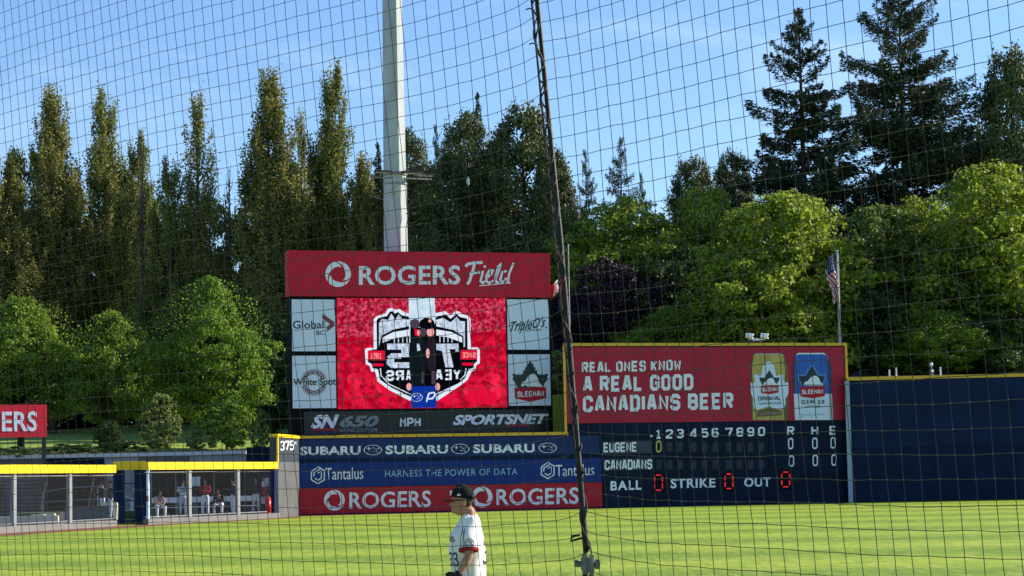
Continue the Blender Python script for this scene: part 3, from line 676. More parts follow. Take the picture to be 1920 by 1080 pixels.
art('ring', ring(588.5, 717, 22.5, 7, 18, 162, 20) + ring(588.5, 717, 22.5, 7, 198, 342, 20), M_['maroon'], pa, SB, .06)
art('ring_line', ring(588.5, 717, 25, .8, 15, 165, 20) + ring(588.5, 717, 25, .8, 195, 345, 20), M_['maroon'], pa, SB, .06)
def arc_text(s, cx, cy, r, a0, a1, h, inv=False):
    out = []
    for i, ch in enumerate(s):
        if ch == ' ': continue
        vs, fs = fontmesh(ch, .01); xs_ = [v[0] for v in vs]; mid_ = (min(xs_) + max(xs_)) / 2; top = max(v[1] for v in vs); a = R(a0 + (a1 - a0) * i / (len(s) - 1))
        for f in fs:
            q = []
            for k in f:
                X = (vs[k][0] - mid_) / top * h; Y = vs[k][1] / top * h - h / 2
                if inv: q.append((cx + (r - Y) * math.cos(a) + X * -math.sin(a) , cy - (r - Y) * math.sin(a) - X * math.cos(a)))
                else: q.append((cx + (r + Y) * math.cos(a) + X * math.sin(a), cy - (r + Y) * math.sin(a) + X * math.cos(a)))
            out.append((0, q))
    return out
art('lettering', arc_text('LEGENDARY', 588.5, 717, 19, 150, 30, 4.2), M_['white'], pa, SB, .075)
art('lettering', arc_text('RESTAURANT', 588.5, 717, 19, 210, 330, 4.2, True), M_['white'], pa, SB, .075)
art('lettering', text('White Spot', 550, 630, 722, 721.5, 12.5, .014), M_['inkgreen'], pa, SB, .085)
pa = panel('sponsor_panel', 951.5, 562, 1029, 656, M_['panelwhite'], t, SB, .002, .05, 561, 655)
art('lettering', text("TripleO's", 957, 1023, 622, 612, 19, .016, .45), M_['ink'], pa, SB, .06)
art('lettering', text('BURGERS', 985, 1016, 621.5, 620, 4, .008), M_['inkgreen'], pa, SB, .06)
art('lettering', disc(1024, 614, 1.8), M_['red2'], pa, SB, .06)
pa = panel('sponsor_panel', 953.5, 665, 1032, 761, M_['panelwhite'], t, SB, .002, .05, 664, 760)
art('leaf_emblem', maple(994, 728, 68, 54), M_['inkgreen'], pa, SB, .06)
art('beaver_emblem', beaver(994, 726, 46, 26), M_['white'], pa, SB, .07)
art('beaver_outline', lines([beaver(994, 726, 46, 26)[0][1]], .8), M_['inkgreen'], pa, SB, .08)
art('emblem_banner', shp([(964.5, 727.5), (1024, 726), (1024, 745), (996, 753.5), (966, 747)]), M_['red2'], pa, SB, .075)
art('lettering', block('SLEEMAN', 970, 1020, 744.5, 743, 10.5, 1.15, .5), M_['white'], pa, SB, .09)
# bottom strip
st = panel('sponsor_strip', 570, 771, 1030, 814, mat('strip_black', (.009, .013, .018), .4), t, SB, .002, .04, 768, 810)
art('lettering', text('SN', 583, 636, 802, 801, 24, .05, .35), M_['white'], st, SB, .05)
art('lettering', text('650', 637, 711, 800, 799, 20.5, .045, .3), M_['grey'], st, SB, .05)
art('lettering', text('VANCOUVER', 636, 708, 810, 809, 6.5, .02, .25), M_['grey'], st, SB, .05)
def swoosh(x0, x1, y, h): 
    n = 8; up = [(x0 + (x1 - x0) * i / n, y - h * math.sin(math.pi * i / n) * .5) for i in range(n + 1)]
    return [up[i] for i in range(n + 1)] + [(x0 + (x1 - x0) * i / n, y + h * .7 - h * math.sin(math.pi * i / n) * .35) for i in range(n, -1, -1)]
art('swoosh', shp(swoosh(584, 634, 805, 4.5)), M_['red2'], st, SB, .05); art('swoosh', shp(swoosh(597, 622, 810.5, 3)), M_['tanblue'], st, SB, .052)
art('lettering', block('MPH', 749.5, 789, 801.5, 800.5, 18, 1.3, .5), M_['white'], st, SB, .05)
art('lettering', text('SPORTSNET', 849, 1029, 796, 793.5, 18, .045, .32), M_['white'], st, SB, .05)
art('swoosh', shp(swoosh(948, 993, 798, 5)), M_['red2'], st, SB, .05); art('swoosh', shp(swoosh(962, 984, 803, 4)), M_['tanblue'], st, SB, .052)
# the lit screen
E_ = {k: emis('screen_' + k, srgb(*c)) for k, c in dict(white=(222, 235, 250), black=(8, 9, 16), redf=(232, 14, 60), blue=(10, 52, 160), skin=(170, 120, 100), pink=(240, 170, 165), coat=(14, 26, 32), coat2=(34, 28, 38), grey=(72, 62, 74)).items()}
E_['red'] = emis('screen_crowd_red', srgb(168, 4, 36), 1, 0, 2.2, srgb(246, 30, 72), (.45, .66))
E_['red1'] = emis('screen_crowd_dots', srgb(160, 4, 38), 1, 0, 5, srgb(250, 95, 130), (.46, .68))
E_['red2'] = emis('screen_crowd_bright', srgb(205, 8, 42), 1, 0, 1.2, srgb(250, 40, 78), (.4, .6))
E_['ice'] = emis('screen_ice', srgb(148, 172, 205), 1, 0, 5, srgb(228, 238, 250), (.38, .62))
E_['sky'] = emis('screen_pale', srgb(176, 208, 232), 1, 0, 4, srgb(222, 238, 248), (.35, .65))
sc = panel('screen', 632.5, 560, 949.5, 766, E_['red'], t, SB, .002, .04, 559, 765)
def S_(X, Y): return (630 + X / 5.025, 555 + Y / 5.025)
PS = lambda pts: [S_(*p) for p in pts]
o = .05
art('crowd', shp(PS([(14, 22), (1595, 18), (1602, 330), (14, 395)])), E_['red1'], sc, SB, o)
rr = random.Random(4)
hd_ = []
for i in range(34):
    x = rr.choice([rr.uniform(30, 660), rr.uniform(970, 1590)]); y = rr.uniform(760, 1010); r_ = rr.uniform(28, 75); a, b_ = S_(x, y)
    hd_ += [(i % 9, disc(a, min(b_, 760 - r_ / 5), r_ / 5, n=12)[0][1])]
art('crowd_heads', [h for h in hd_ if h[0] % 2], E_['red2'], sc, SB, o + .002); art('crowd_heads', [h for h in hd_ if not h[0] % 2], E_['redf'], sc, SB, o + .003)
for q_ in sc.children:
    if q_.name.startswith('crowd_heads'): q_['kind'] = 'stuff'
o = .085
out = [(355, 215), (385, 190), (465, 165), (485, 122), (530, 110), (562, 130), (600, 122), (640, 152), (690, 165), (940, 162), (1000, 148), (1030, 142), (1078, 182), (1130, 140), (1160, 146), (1190, 172), (1245, 186), (1267, 212), (1270, 485), (1338, 485), (1355, 505), (1355, 632), (1320, 655), (1312, 698), (1280, 708), (1240, 790), (1190, 830), (960, 985), (690, 985), (500, 885), (392, 805), (370, 715), (330, 710), (318, 660), (280, 642), (272, 505), (290, 490), (355, 487)]
art('crest', shp(PS(out)), E_['white'], sc, SB, o)
inn = [(382, 232), (400, 208), (480, 188), (505, 150), (530, 142), (555, 165), (585, 150), (620, 182), (690, 195), (940, 200), (1010, 178), (1035, 172), (1078, 215), (1135, 168), (1170, 198), (1236, 212), (1240, 500), (1330, 508), (1330, 615), (1300, 640), (1290, 680), (1250, 690), (1215, 775), (1170, 812), (940, 950), (700, 950), (520, 862), (415, 788), (395, 690), (345, 680), (335, 640), (300, 622), (300, 515), (385, 500)]
art('crest', shp(PS(inn)), E_['black'], sc, SB, o + .01)
art('crest', shp(PS([(405, 260), (430, 215), (490, 225), (520, 165), (560, 225), (590, 170), (625, 215), (690, 225), (690, 290), (560, 310), (430, 370), (405, 480)]),
                 PS([(945, 225), (1010, 205), (1080, 250), (1135, 195), (1170, 235), (1215, 240), (1215, 480), (1200, 480), (1195, 375), (1090, 318), (945, 292)])), E_['ice'], sc, SB, o + .02)
art('crest', lines([PS([(432, 470), (432, 390), (530, 325), (690, 290)]), PS([(1195, 470), (1195, 385), (1100, 325), (945, 292)])], 2.6), E_['black'], sc, SB, o + .03)
art('crest', shp(PS([(440, 390), (540, 340), (690, 315), (690, 375), (560, 395), (440, 440)]), PS([(945, 315), (1085, 338), (1190, 390), (1190, 440), (1060, 390), (945, 372)])), E_['white'], sc, SB, o + .03)
vb = []
for i in range(4):
    vb += [(0, PS([(545 + i * 40, 400 - i * 5), (553 + i * 40, 398 - i * 5), (553 + i * 40, 440), (545 + i * 40, 440)])), (0, PS([(975 + i * 38, 375 + i * 6), (983 + i * 38, 377 + i * 6), (983 + i * 38, 436), (975 + i * 38, 436)]))]
art('crest', vb, E_['white'], sc, SB, o + .03)
five = [(480, 450), (690, 450), (690, 520), (550, 520), (550, 560), (660, 560), (692, 590), (692, 660), (660, 682), (520, 682), (478, 655), (478, 605), (545, 605), (545, 620), (620, 620), (620, 610), (478, 610), (478, 450)]
art('crest', shp(PS([(482, 448), (690, 448), (690, 505), (482, 505)]), PS([(615, 505), (690, 505), (690, 575), (615, 575)]), PS([(520, 540), (615, 540), (615, 590), (500, 590), (480, 575)]), PS([(478, 590), (548, 590), (548, 625), (690, 625), (690, 678), (520, 678), (478, 640)])), E_['ice'], sc, SB, o + .03)
art('crest', shp(PS([(945, 450), (1155, 448), (1155, 525), (1125, 525), (1125, 500), (1070, 500), (1105, 660), (1105, 672), (1030, 672), (1000, 520), (945, 505)])), E_['ice'], sc, SB, o + .03)
art('lettering', block('RS', S_(640, 0)[0], S_(470, 0)[0], S_(0, 800)[1], S_(0, 800)[1], 20, 1.2, .8), E_['white'], sc, SB, o + .03)
art('lettering', block('A', S_(706, 0)[0], S_(660, 0)[0], S_(0, 800)[1], S_(0, 800)[1], 20, 1.2, .8), E_['white'], sc, SB, o + .03)
art('lettering', block('YEA', S_(1175, 0)[0], S_(935, 0)[0], S_(0, 790)[1], S_(0, 795)[1], 20, 1.2, .8), E_['white'], sc, SB, o + .03)
art('crest', shp(PS([(303, 515), (458, 515), (458, 605), (303, 605)]), PS([(345, 636), (446, 636), (446, 662), (345, 662)]), PS([(1175, 508), (1328, 506), (1328, 598), (1175, 600)]), PS([(1190, 628), (1290, 628), (1290, 655), (1190, 655)])), E_['redf'], sc, SB, o + .03)
art('lettering', block('1951', S_(428, 0)[0], S_(325, 0)[0], S_(0, 590)[1], S_(0, 590)[1], 10.5, 1, .8), E_['pink'], sc, SB, o + .04)
art('lettering', block('SINCE', S_(1315, 0)[0], S_(1190, 0)[0], S_(0, 582)[1], S_(0, 580)[1], 10, 1, .8), E_['pink'], sc, SB, o + .04)
art('crest', lines([PS([(418, 680), (425, 750), (500, 830), (700, 925)]), PS([(1225, 680), (1215, 745), (1170, 790)]), PS([(1150, 830), (945, 925)])], 1.8), E_['white'], sc, SB, o + .025)
o = .13
art('live_picture', shp(PS([(685, 20), (930, 20), (940, 260), (940, 440), (690, 440)])), E_['sky'], sc, SB, o)
art('live_picture', shp(PS([(940, 245), (948, 840), (700, 845), (700, 230), (760, 215), (780, 300), (930, 270)])), E_['black'], sc, SB, o + .005)
# announcer and camera operator seen on the screen
art('screen_figure', shp(PS([(705, 400), (760, 380), (830, 400), (850, 460), (850, 700), (830, 840), (712, 840), (698, 560)])), E_['coat'], sc, SB, o + .01)
art('screen_figure', shp(PS([(860, 400), (910, 380), (945, 420), (945, 640), (930, 700), (870, 700), (850, 560)])), E_['coat2'], sc, SB, o + .01)
art('screen_figure', disc(*S_(742, 262), 9) + [(1, disc(*S_(820, 340), 7.5)[0][1])], E_['grey'], sc, SB, o + .01)
art('screen_figure', disc(*S_(890, 340), 7, 9), E_['pink'], sc, SB, o + .015)
art('screen_figure', shp(PS([(780, 290), (790, 235), (835, 205), (895, 208), (925, 240), (938, 300), (870, 315)])), E_['black'], sc, SB, o + .02)
art('screen_figure', shp(PS([(738, 310), (790, 320), (790, 380), (745, 375)])), E_['redf'], sc, SB, o + .02)
art('screen_figure', disc(*S_(780, 345), 3.2, 5) + [(1, disc(*S_(865, 540), 3.4, 9)[0][1]), (2, disc(*S_(885, 235), 3, 3)[0][1])], E_['pink'], sc, SB, o + .025)
art('screen_figure', shp(PS([(762, 450), (785, 450), (795, 510), (765, 520)])), E_['ice'], sc, SB, o + .025)
art('screen_figure', shp(PS([(805, 715), (830, 715), (825, 820), (805, 825)]), PS([(900, 700), (930, 710), (940, 830), (900, 830)])), E_['grey'], sc, SB, o + .025)
art('podium_picture', shp(PS([(707, 850), (940, 848), (947, 1052), (707, 1056)])), E_['blue'], sc, SB, o + .03)
art('podium_logo', stars(*S_(760, 955), 11, 8), E_['sky'], sc, SB, o + .035)
art('podium_logo', lines([PS([(850, 1000), (875, 920), (920, 905), (935, 930), (910, 965), (870, 970)])], 3), E_['white'], sc, SB, o + .04)
art('screen_figure', disc(*S_(688, 855), 5, 7) + [(1, disc(*S_(958, 855), 4.5, 7)[0][1])], E_['pink'], sc, SB, o + .03)

# --- light pole
D = 127.5; x = colx(744, D, 12)
t = empty('light_pole', (x, D, 0), R(25.5), 'tall many-sided galvanised floodlight pole rising behind the video board', 'pole')
pole = MB(); H = 44
for i in range(8):
    z0_, z1_ = H * i / 8, H * (i + 1) / 8; r = lambda z: .905 - .0095 * z
    pole.bar((0, 0, z0_), (0, 0, z1_), r(z0_) , r(z1_), 8, cap=False)
pole.build('shaft', M_['galv'], t)
for zz in (10.2, 19.8, 30.5): MB().bar((0, 0, zz), (0, 0, zz + .05), .905 - .0095 * zz + .012, seg=8).build('seam', M_['galvdull'], t)
zb = zat(740, 330, D)
col_ = MB()
for zz in (zb, zb - .55): col_.bar((0, 0, zz), (0, 0, zz + .1), .78, seg=8)
col_.bar((-1.7, -.5, zb - .2), (2.1, -.6, zb - .2), .05); col_.build('bracket_ring', M_['galvdull'], t)
for xx, yy, ln in ((-1.05, -.6, 1.0), (.75, -.75, 1.3), (1.75, -.1, 1.2)):
    a = MB().box(xx - ln / 2, xx + ln / 2, yy - .35, yy + .05, zb + .05, zb + .18).bar((xx, yy, zb - .2), (xx, yy, zb + .06), .04).build('flood_lamp', M_['steel'], t)
    MB().box(xx - ln / 2 + .04, xx + ln / 2 - .04, yy - .31, yy + .01, zb + .035, zb + .048).build('lamp_glass', M_['panelwhite'], a)
MB().box(-.42, -.22, -.84, -.7, zb - 1.15, zb - .8).build('hatch', M_['galvdull'], t)
MB().path([(.5, -.75, zb - .3), (.42, -.78, zb - 1.4), (.5, -.76, zb - 2.4), (.3, -.84, zb - 3.2), (.3, -.87, zb - 5)], .025, 5).build('cable', M_['rope'], t)
MB().bar((.35, -.75, zb - 2.3), (.8, -.9, zb - 2.3), .03).box(.72, .92, -.98, -.84, zb - 2.38, zb - 2.22).build('sensor', M_['steel'], t)
for zz in (38, 40.5, 43):
    MB().box(-3.2, 3.2, -.75, -.6, zz, zz + .12).build('crossarm', M_['galvdull'], t)
    for k in range(6):
        a = MB().bar((-2.9 + k * 1.16, -.7, zz + .35), (-2.9 + k * 1.16, -1.2, zz + .2), .2, .34, 12).build('flood_lamp', M_['galv'], t)

# --- flags
def flag(pole_px, ytop, ybase, D, label, design, rr_=.09, mm_='galv'):
    zt = zat(pole_px[0], ytop, D); xb = colx(pole_px[0], D, zt); zb_ = 0
    t = empty('flagpole', (xb, D, hz(xb, D) if D > 134 else 0), 0, label, 'flagpole')
    z0_ = t.location.z
    MB().bar((0, 0, 0), (0, 0, zt - z0_), rr_, rr_ / 2, 10).bar((0, 0, zt - z0_), (0, 0, zt - z0_ + .1), rr_, rr_, 8).build('pole', M_[mm_], t)
    MB().bar((.06, -.08, .3), (.08, -.08, zt - z0_ - .1), .012, seg=4).build('halyard', M_['panelwhite'], t)
    f = empty('flag', (xb, D, zt), 0, *design[1:])
    design[0](f); return t
fw, fr, fb = mat('flag_white', (.75, .74, .74), .8), mat('flag_red', (.48, .02, .04), .8), mat('flag_blue', (.02, .03, .14), .8)
def usflag(f):
    # cloth hanging limp in folds, fly end below
    nU, nV = 13, 40; mb = MB()
    def P(i, j):
        v = j / nV; u = i / nU
        wdt = .62 * (1 - .5 * max(0, v - .45) / .55); x = -.06 - u * wdt * (.55 + .45 * math.sin(2.3 * v + .6)); x += -.09 * math.sin(v * 7)
        return (x, .17 * math.sin(u * 9 + v * 5) * (1 - .3 * v), -.05 - 2.95 * v - .35 * u)
    for i in range(nU):
        for j in range(nV):
            u = i / nU; v = j / nV; k = int((v * 13 + u * 6.5))
            canton = v < .36 and u * .8 + v < .95
            m = fb if canton else (fr if k % 2 == 0 else fw)
            mb.poly([P(i, j), P(i, j + 1), P(i + 1, j + 1), P(i + 1, j)], m)
    mb.build('cloth', None, f)
    s = MB()
    for j in range(6):
        for i in range(5):
            a = P(1 + 2.2 * i, 1 + j * 2.3); s.poly([(a[0] + .035 * math.cos(q), a[1] - .025, a[2] + .035 * math.sin(q)) for q in [2 * math.pi * k / 5 for k in range(5)]])
    s.build('stars', fw, f)
def caflag(f):
    nU, nV = 12, 10; mb = MB()
    def P(i, j):
        u = i / nU; v = j / nV
        return (-.05 - u * .95 + .05 * math.sin(v * 5), .14 * math.sin(u * 8 + v * 2), -.1 - .8 * v - .42 * u * u + .1 * math.sin(u * 7))
    for i in range(nU):
        for j in range(nV):
            u = (i + .5) / nU; mb.poly([P(i, j), P(i, j + 1), P(i + 1, j + 1), P(i + 1, j)], fr if (u < .27 or u > .62) else fw)
    mb.build('cloth', None, f)
    lf_ = MB().poly([(-.43 + a * .12, -.03 + .14 * math.sin(3.6), b * .26 - .78) for a, b in [(x_, y_) for x_, y_ in [(0, 1), (.25, .7), (.55, .75), (.5, .5), (1, .5), (.7, .15), (0, .1), (-.7, .15), (-1, .5), (-.5, .5), (-.55, .75), (-.25, .7)]]]).build('leaf_emblem', fr, f)
flag((1569, 0), 472, 640, 136, 'slim silver flagpole behind the right end of the beer billboard', (usflag, 'limp red white and blue flag hanging in folds from the right flagpole', 'flag'))
t = flag((1063, 0), 455, 812, 129.5, 'slim flagpole between the video board and the hand scoreboard', (lambda f: None, 'tmp', 'flag'), .035, 'steel')
for o in list(bpy.data.objects):
    if o.name.startswith('flag') and o.get('label') == 'tmp': bpy.data.objects.remove(o)
zc_ = zat(1056, 526, 129.5); f = empty('flag', (colx(1057, 129.5, zc_), 129.5, zc_ + .15), 0, 'small red and white flag hanging beside the right edge of the red header', 'flag'); caflag(f)

# ------------------------------------------------------------ bullpen at the left
B1 = Plane(0, 90, 215, 101); B3 = Plane(275, 103.2, 519, 115.3)
EXT = 12.0
KZ = .25
def bay(t, pl, ua, ub, zt, wire=True):
    mb = MB(); s = .075; h = zt - KZ - .05; z0_ = KZ + .05; n0 = int((ub - ua + h) / s)
    for i in range(n0):
        for sg in (1, -1):
            if sg == 1: a = (ua - h + i * s, z0_); b = (a[0] + h, z0_ + h)
            else: a = (ua + i * s, z0_); b = (a[0] - h, z0_ + h)
            # clip to the bay
            (x0_, y0_), (x1_, y1_) = a, b
            tt = sorted(((ua - x0_) / (x1_ - x0_), (ub - x0_) / (x1_ - x0_))); t0 = max(0, tt[0]); t1 = min(1, tt[1])
            if t1 - t0 < .02: continue
            p = (x0_ + (x1_ - x0_) * t0, .02 if sg == 1 else .035, y0_ + (y1_ - y0_) * t0); q = (x0_ + (x1_ - x0_) * t1, p[1], y0_ + (y1_ - y0_) * t1)
            mb.bar(p, q, .0016, seg=3, cap=False)
    return mb.build('chain_link', M_['wire'], t)
def bfence(pl, ulist, ua, ub, zt, ht, label, name='bullpen_fence'):
    t = empty(name, pl.O, pl.rz, label, 'fence')
    for u_ in ulist: MB().box(u_ - .13, u_ + .13, 0.0, .16, KZ + .01, zt).build('post', M_['galvdull'], t)
    bx('cap_padding', M_['cap'], t, ua, ub, -.10, .22, zt, zt + ht)
    MB().bar((ua, .08, zt - .12), (ub, .08, zt - .12), .03).bar((ua, .08, KZ + .10), (ub, .08, KZ + .10), .03).build('rail', M_['galvdull'], t)
    us_ = [ua] + list(ulist) + [ub]
    for a, b in zip(us_[:-1], us_[1:]):
        if b - a > .5: bay(t, pl, a + .1, b - .1, zt)
    return t
zc1 = (B1.uz(0, 890)[1] + B1.uz(214, 884.5)[1]) / 2; hc = B1.uz(0, 877)[1] - B1.uz(0, 890)[1]
u215 = B1.uz(214, 920)[0]
f1 = bfence(B1, [B1.uz(28.5, 930)[0], B1.uz(133, 930)[0]], -EXT, u215, zc1, .36, 'left stretch of chain link bullpen fence topped with a bright yellow pad')
zc3 = (B3.uz(275, 883)[1] + B3.uz(519, 877)[1]) / 2; u519 = B3.uz(519, 920)[0]
f3 = bfence(B3, [B3.uz(357, 930)[0], B3.uz(448, 930)[0]], 0, u519, zc3, .36, 'right stretch of chain link bullpen fence ending at the corner wall')
MB().bar((0.04, -.06, KZ), (0.04, -.06, zc3 - .02), .075, seg=8).build('end_post', M_['panelwhite'], f3)
MB().box(-.12, .12, -.12, -.02, 1.1, 1.35).build('latch', M_['steel'], f3)
bx('end_pad', M_['navy'], f3, u519 - .5, u519 - .05, -.12, .2, KZ, zc3 - .005)
# gate recess
G = Plane(222, 105.0, 276, 105.4)
t = empty('bullpen_gate', G.O, G.rz, 'open bullpen gateway between two navy padded columns under a shaded yellow pad', 'gate')
a1, a2, a3, a4 = G.uz(214, 930)[0], G.uz(234, 930)[0], G.uz(254, 930)[0], G.uz(275, 930)[0]
zg = zc3 + .02
bx('padded_column', M_['navy'], t, a1, a2, 0, .5, 0, zg); bx('padded_column', M_['navy'], t, a3, a4, 0, .5, 0, zg)
bx('cap_padding', M_['cap'], t, a1, a4 - .02, -.1, .6, zg + .003, zg + .42)
MB().bar((a2, .3, 1.15), (a3, .3, 1.15), .025).bar((a2, .3, 1.95), (a3, .3, 1.95), .025).build('gate_rail', M_['steel'], t)
# kerbs, track, floor
def strip(pl, ua, ub, z, wd, name, m, zt):
    o = MB().box(ua, ub, -wd, .12, 0, zt).build(name, m); o.location = pl.O; o.rotation_euler = (0, 0, pl.rz); o['kind'] = 'structure'; return o
kc = mat('kerb_concrete', (.17, .17, .165), .8, .12, 1.4)
strip(B1, -EXT, u215, KZ, .14, 'kerb', kc, .27); strip(B3, -.15, u519, KZ, .18, 'kerb', kc, .27)
p = [B1.wpt(-EXT, .14, 0), B1.wpt(u215, .14, 0), B3.wpt(0, .18, 0), B3.wpt(u519, .15, 0), W.wpt(0, .1, 0), W.wpt(18, .05, 0)]
qd = [B1.wpt(-EXT, 2.6, 0), B1.wpt(u215, 2.4, 0), B3.wpt(0.6, 1.6, 0), B3.wpt(u519, 1.5, 0), W.wpt(-.5, 1.8, 0), W.wpt(18, 1.1, 0)]
mb = MB()
for i in range(len(p) - 1):
    mb.poly([tuple(qd[i] + Vector((0, 0, .006))), tuple(qd[i + 1] + Vector((0, 0, .006))), tuple(p[i + 1] + Vector((0, 0, .006))), tuple(p[i] + Vector((0, 0, .006)))])
mb.build('warning_track', M_['track'])['kind'] = 'structure'
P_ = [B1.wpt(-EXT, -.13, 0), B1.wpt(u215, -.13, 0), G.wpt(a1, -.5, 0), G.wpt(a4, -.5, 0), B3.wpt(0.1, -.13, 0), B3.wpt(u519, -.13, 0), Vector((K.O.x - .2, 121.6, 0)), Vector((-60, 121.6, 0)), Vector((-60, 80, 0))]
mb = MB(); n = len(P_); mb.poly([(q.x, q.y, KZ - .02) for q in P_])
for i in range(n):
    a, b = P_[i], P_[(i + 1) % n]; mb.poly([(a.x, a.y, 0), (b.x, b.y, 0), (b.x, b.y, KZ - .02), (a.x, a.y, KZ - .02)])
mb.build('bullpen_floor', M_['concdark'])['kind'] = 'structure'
# back wall of the bullpen
t = empty('retaining_wall', (0, 0, 0), 0, 'long grey concrete retaining wall behind the bullpen with a pale coping', 'wall')
D = 121.6; zt = 3.45
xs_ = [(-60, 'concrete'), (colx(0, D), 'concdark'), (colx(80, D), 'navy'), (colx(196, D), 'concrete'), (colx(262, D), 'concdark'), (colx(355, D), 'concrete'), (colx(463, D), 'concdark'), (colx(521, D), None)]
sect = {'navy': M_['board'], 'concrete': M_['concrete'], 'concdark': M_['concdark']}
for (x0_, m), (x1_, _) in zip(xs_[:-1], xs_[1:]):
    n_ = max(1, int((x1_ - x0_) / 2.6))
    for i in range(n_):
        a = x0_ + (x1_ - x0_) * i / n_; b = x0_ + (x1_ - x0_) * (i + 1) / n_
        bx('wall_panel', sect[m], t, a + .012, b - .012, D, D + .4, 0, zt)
bx('coping', mat('coping_pale', (.60, .61, .60), .7, .08, 2), t, -60, colx(463, D) - .01, D - .12, D + .5, zt + .003, zt + .2)
xa, xb = colx(463, 118.5), colx(521.5, 118.5)
tag(bx('storage_cabinet', M_['board'], None, xa, xb, 118.5, 120.5, KZ, zat(490, 838, 118.5)), 'dark navy storage box standing behind the right end of the bullpen fence', 'cabinet')
t = empty('windscreen', (0, 0, 0), 0, 'black mesh windscreen hung behind the right half of the bullpen', 'windscreen')
scr = mat('windscreen_black', (.012, .013, .013), .9, .3, 3, spec=.1)
xa, xb = colx(284, 120.9), colx(520, 120.9)
for i in range(4): bx('screen_panel', scr, t, xa + (xb - xa) * i / 4 + .02, xa + (xb - xa) * (i + 1) / 4 - .02, 120.9 + .02 * (i % 2), 120.98, KZ, 2.9)
xa, xb = colx(92, 120.9), colx(196, 120.9)
for i in range(2): bx('screen_panel', scr, t, xa + (xb - xa) * i / 2 + .02, xa + (xb - xa) * (i + 1) / 2 - .02, 120.9, 120.98, KZ, 2.9)
for x_ in [colx(p_, 120.8) for p_ in (284, 330, 402, 460)]: MB().bar((x_, 120.8, KZ), (x_, 120.8, 2.95), .035).build('post', M_['galvdull'], t)

def place(px, D, z=KZ): return Vector((colx(px, D, z), D, z))
# steps / bleacher with rails at far left
t = empty('bleacher', place(45, 112), R(4), 'dark stepped metal bleacher in the left part of the bullpen', 'bleacher')
for k in range(5):
    MB().box(-4.2, 3.4, .6 * k, .6 * k + .28, .45 + .38 * k - .05, .45 + .38 * k).build('seat_plank', M_['steel'], t)
    MB().box(-4.2, 3.4, .6 * k + .3, .6 * k + .58, .2 + .38 * k, .2 + .38 * k + .04).build('foot_plank', M_['steel'], t)
for xx in (-4, -1.6, .8, 3.2): MB().bar((xx, 0, .4), (xx, 2.6, 2.05), .03).bar((xx, 0, 0), (xx, 0, .42), .03).bar((xx, 1.2, 0), (xx, 1.2, 1.15), .03).bar((xx, 2.6, 0), (xx, 2.6, 2.05), .03).build('frame', M_['steel'], t)
t = empty('stair_rail', place(172, 112), 0, 'thin pipe handrail sloping down beside the player in the dark jacket', 'handrail')
MB().path([(-2.6, 0, 1.35), (-1.2, 0, 1.55), (.3, 0, 1.6), (2.0, 0, .95), (2.6, 0, .5)], .03, 6).build('top_rail', M_['galvdull'], t)
MB().path([(-2.6, .02, .85), (.2, .02, .95), (2.0, .02, .35)], .025, 6).build('mid_rail', M_['galvdull'], t)
for xx, zz in ((-2.5, 1.35), (-1.2, 1.55), (.3, 1.6), (2.0, .95)): MB().bar((xx, .01, 0), (xx, .01, zz), .028).build('baluster', M_['galvdull'], t)
# mound turf + blocks
mb = MB(); a = place(125, 108)
m_ = MB().box(-2.6, 3.8, -1.2, 3.0, 0, .36); o = m_.build('turf_platform', M_['turf']); o.location = a; tag(o, 'low platform covered in green turf behind the left bullpen fence', 'platform')
for px, D, w_, h_, m, lab in ((70, 103, .62, .32, 'block', 'short cream block on the bullpen floor, left of the grey blocks'), (88, 103.4, .7, .34, 'block', 'cream block with darker edge touching the left cream block'), (118, 104, .45, .36, 'block', 'small pale block alone left of the second fence post'),
                           (105, 104.4, .7, .3, 'concdark', 'dark grey block between two cream blocks'), (203, 104.6, .8, .8, 'block', 'tall cream box beside the left navy gate column'), (40, 96, 3.2, .34, 'block', 'long low cream ledge just inside the left bullpen fence')):
    p = place(px, D); o = MB().box(-w_ / 2, w_ / 2, 0, .4, 0, h_).box(-w_ / 2 + .03, w_ / 2 - .03, .03, .37, h_, h_ + .02).build('block', M_[m]); o.location = p; tag(o, lab, 'block')
p = place(165, 103.3); o = MB().box(-1.1, 1.2, 0, .3, 0, .62).box(-1.13, 1.23, -.03, .33, .62, .68).build('low_wall', mat('box_green_grey', (.09, .11, .11), .7)); o.location = p; tag(o, 'long grey green low wall behind the fence to the right of the second post', 'low wall')
# bench
def bench(px, D, wd, label):
    t = empty('bench', place(px, D), R(3), label, 'bench')
    for y_ in (0, .18): MB().box(-wd / 2, wd / 2, y_, y_ + .16, .42, .46).build('seat_plank', M_['benchwhite'], t)
    MB().box(-wd / 2, wd / 2, .42, .45, .68, .95).build('backrest', M_['benchwhite'], t)
    for xx in (-wd / 2 + .3, 0, wd / 2 - .3): MB().box(xx - .03, xx + .03, 0, .34, .40, .42).box(xx - .03, xx + .03, .02, .08, 0, .4).bar((xx, .36, 0), (xx, .44, .95), .025).build('leg', M_['galvdull'], t)
bench(331, 112.2, 2.6, 'white plank bench behind the fence beside the player numbered 28')
bench(418, 114.2, 3.6, 'white plank bench with a seated player behind the right bullpen fence')
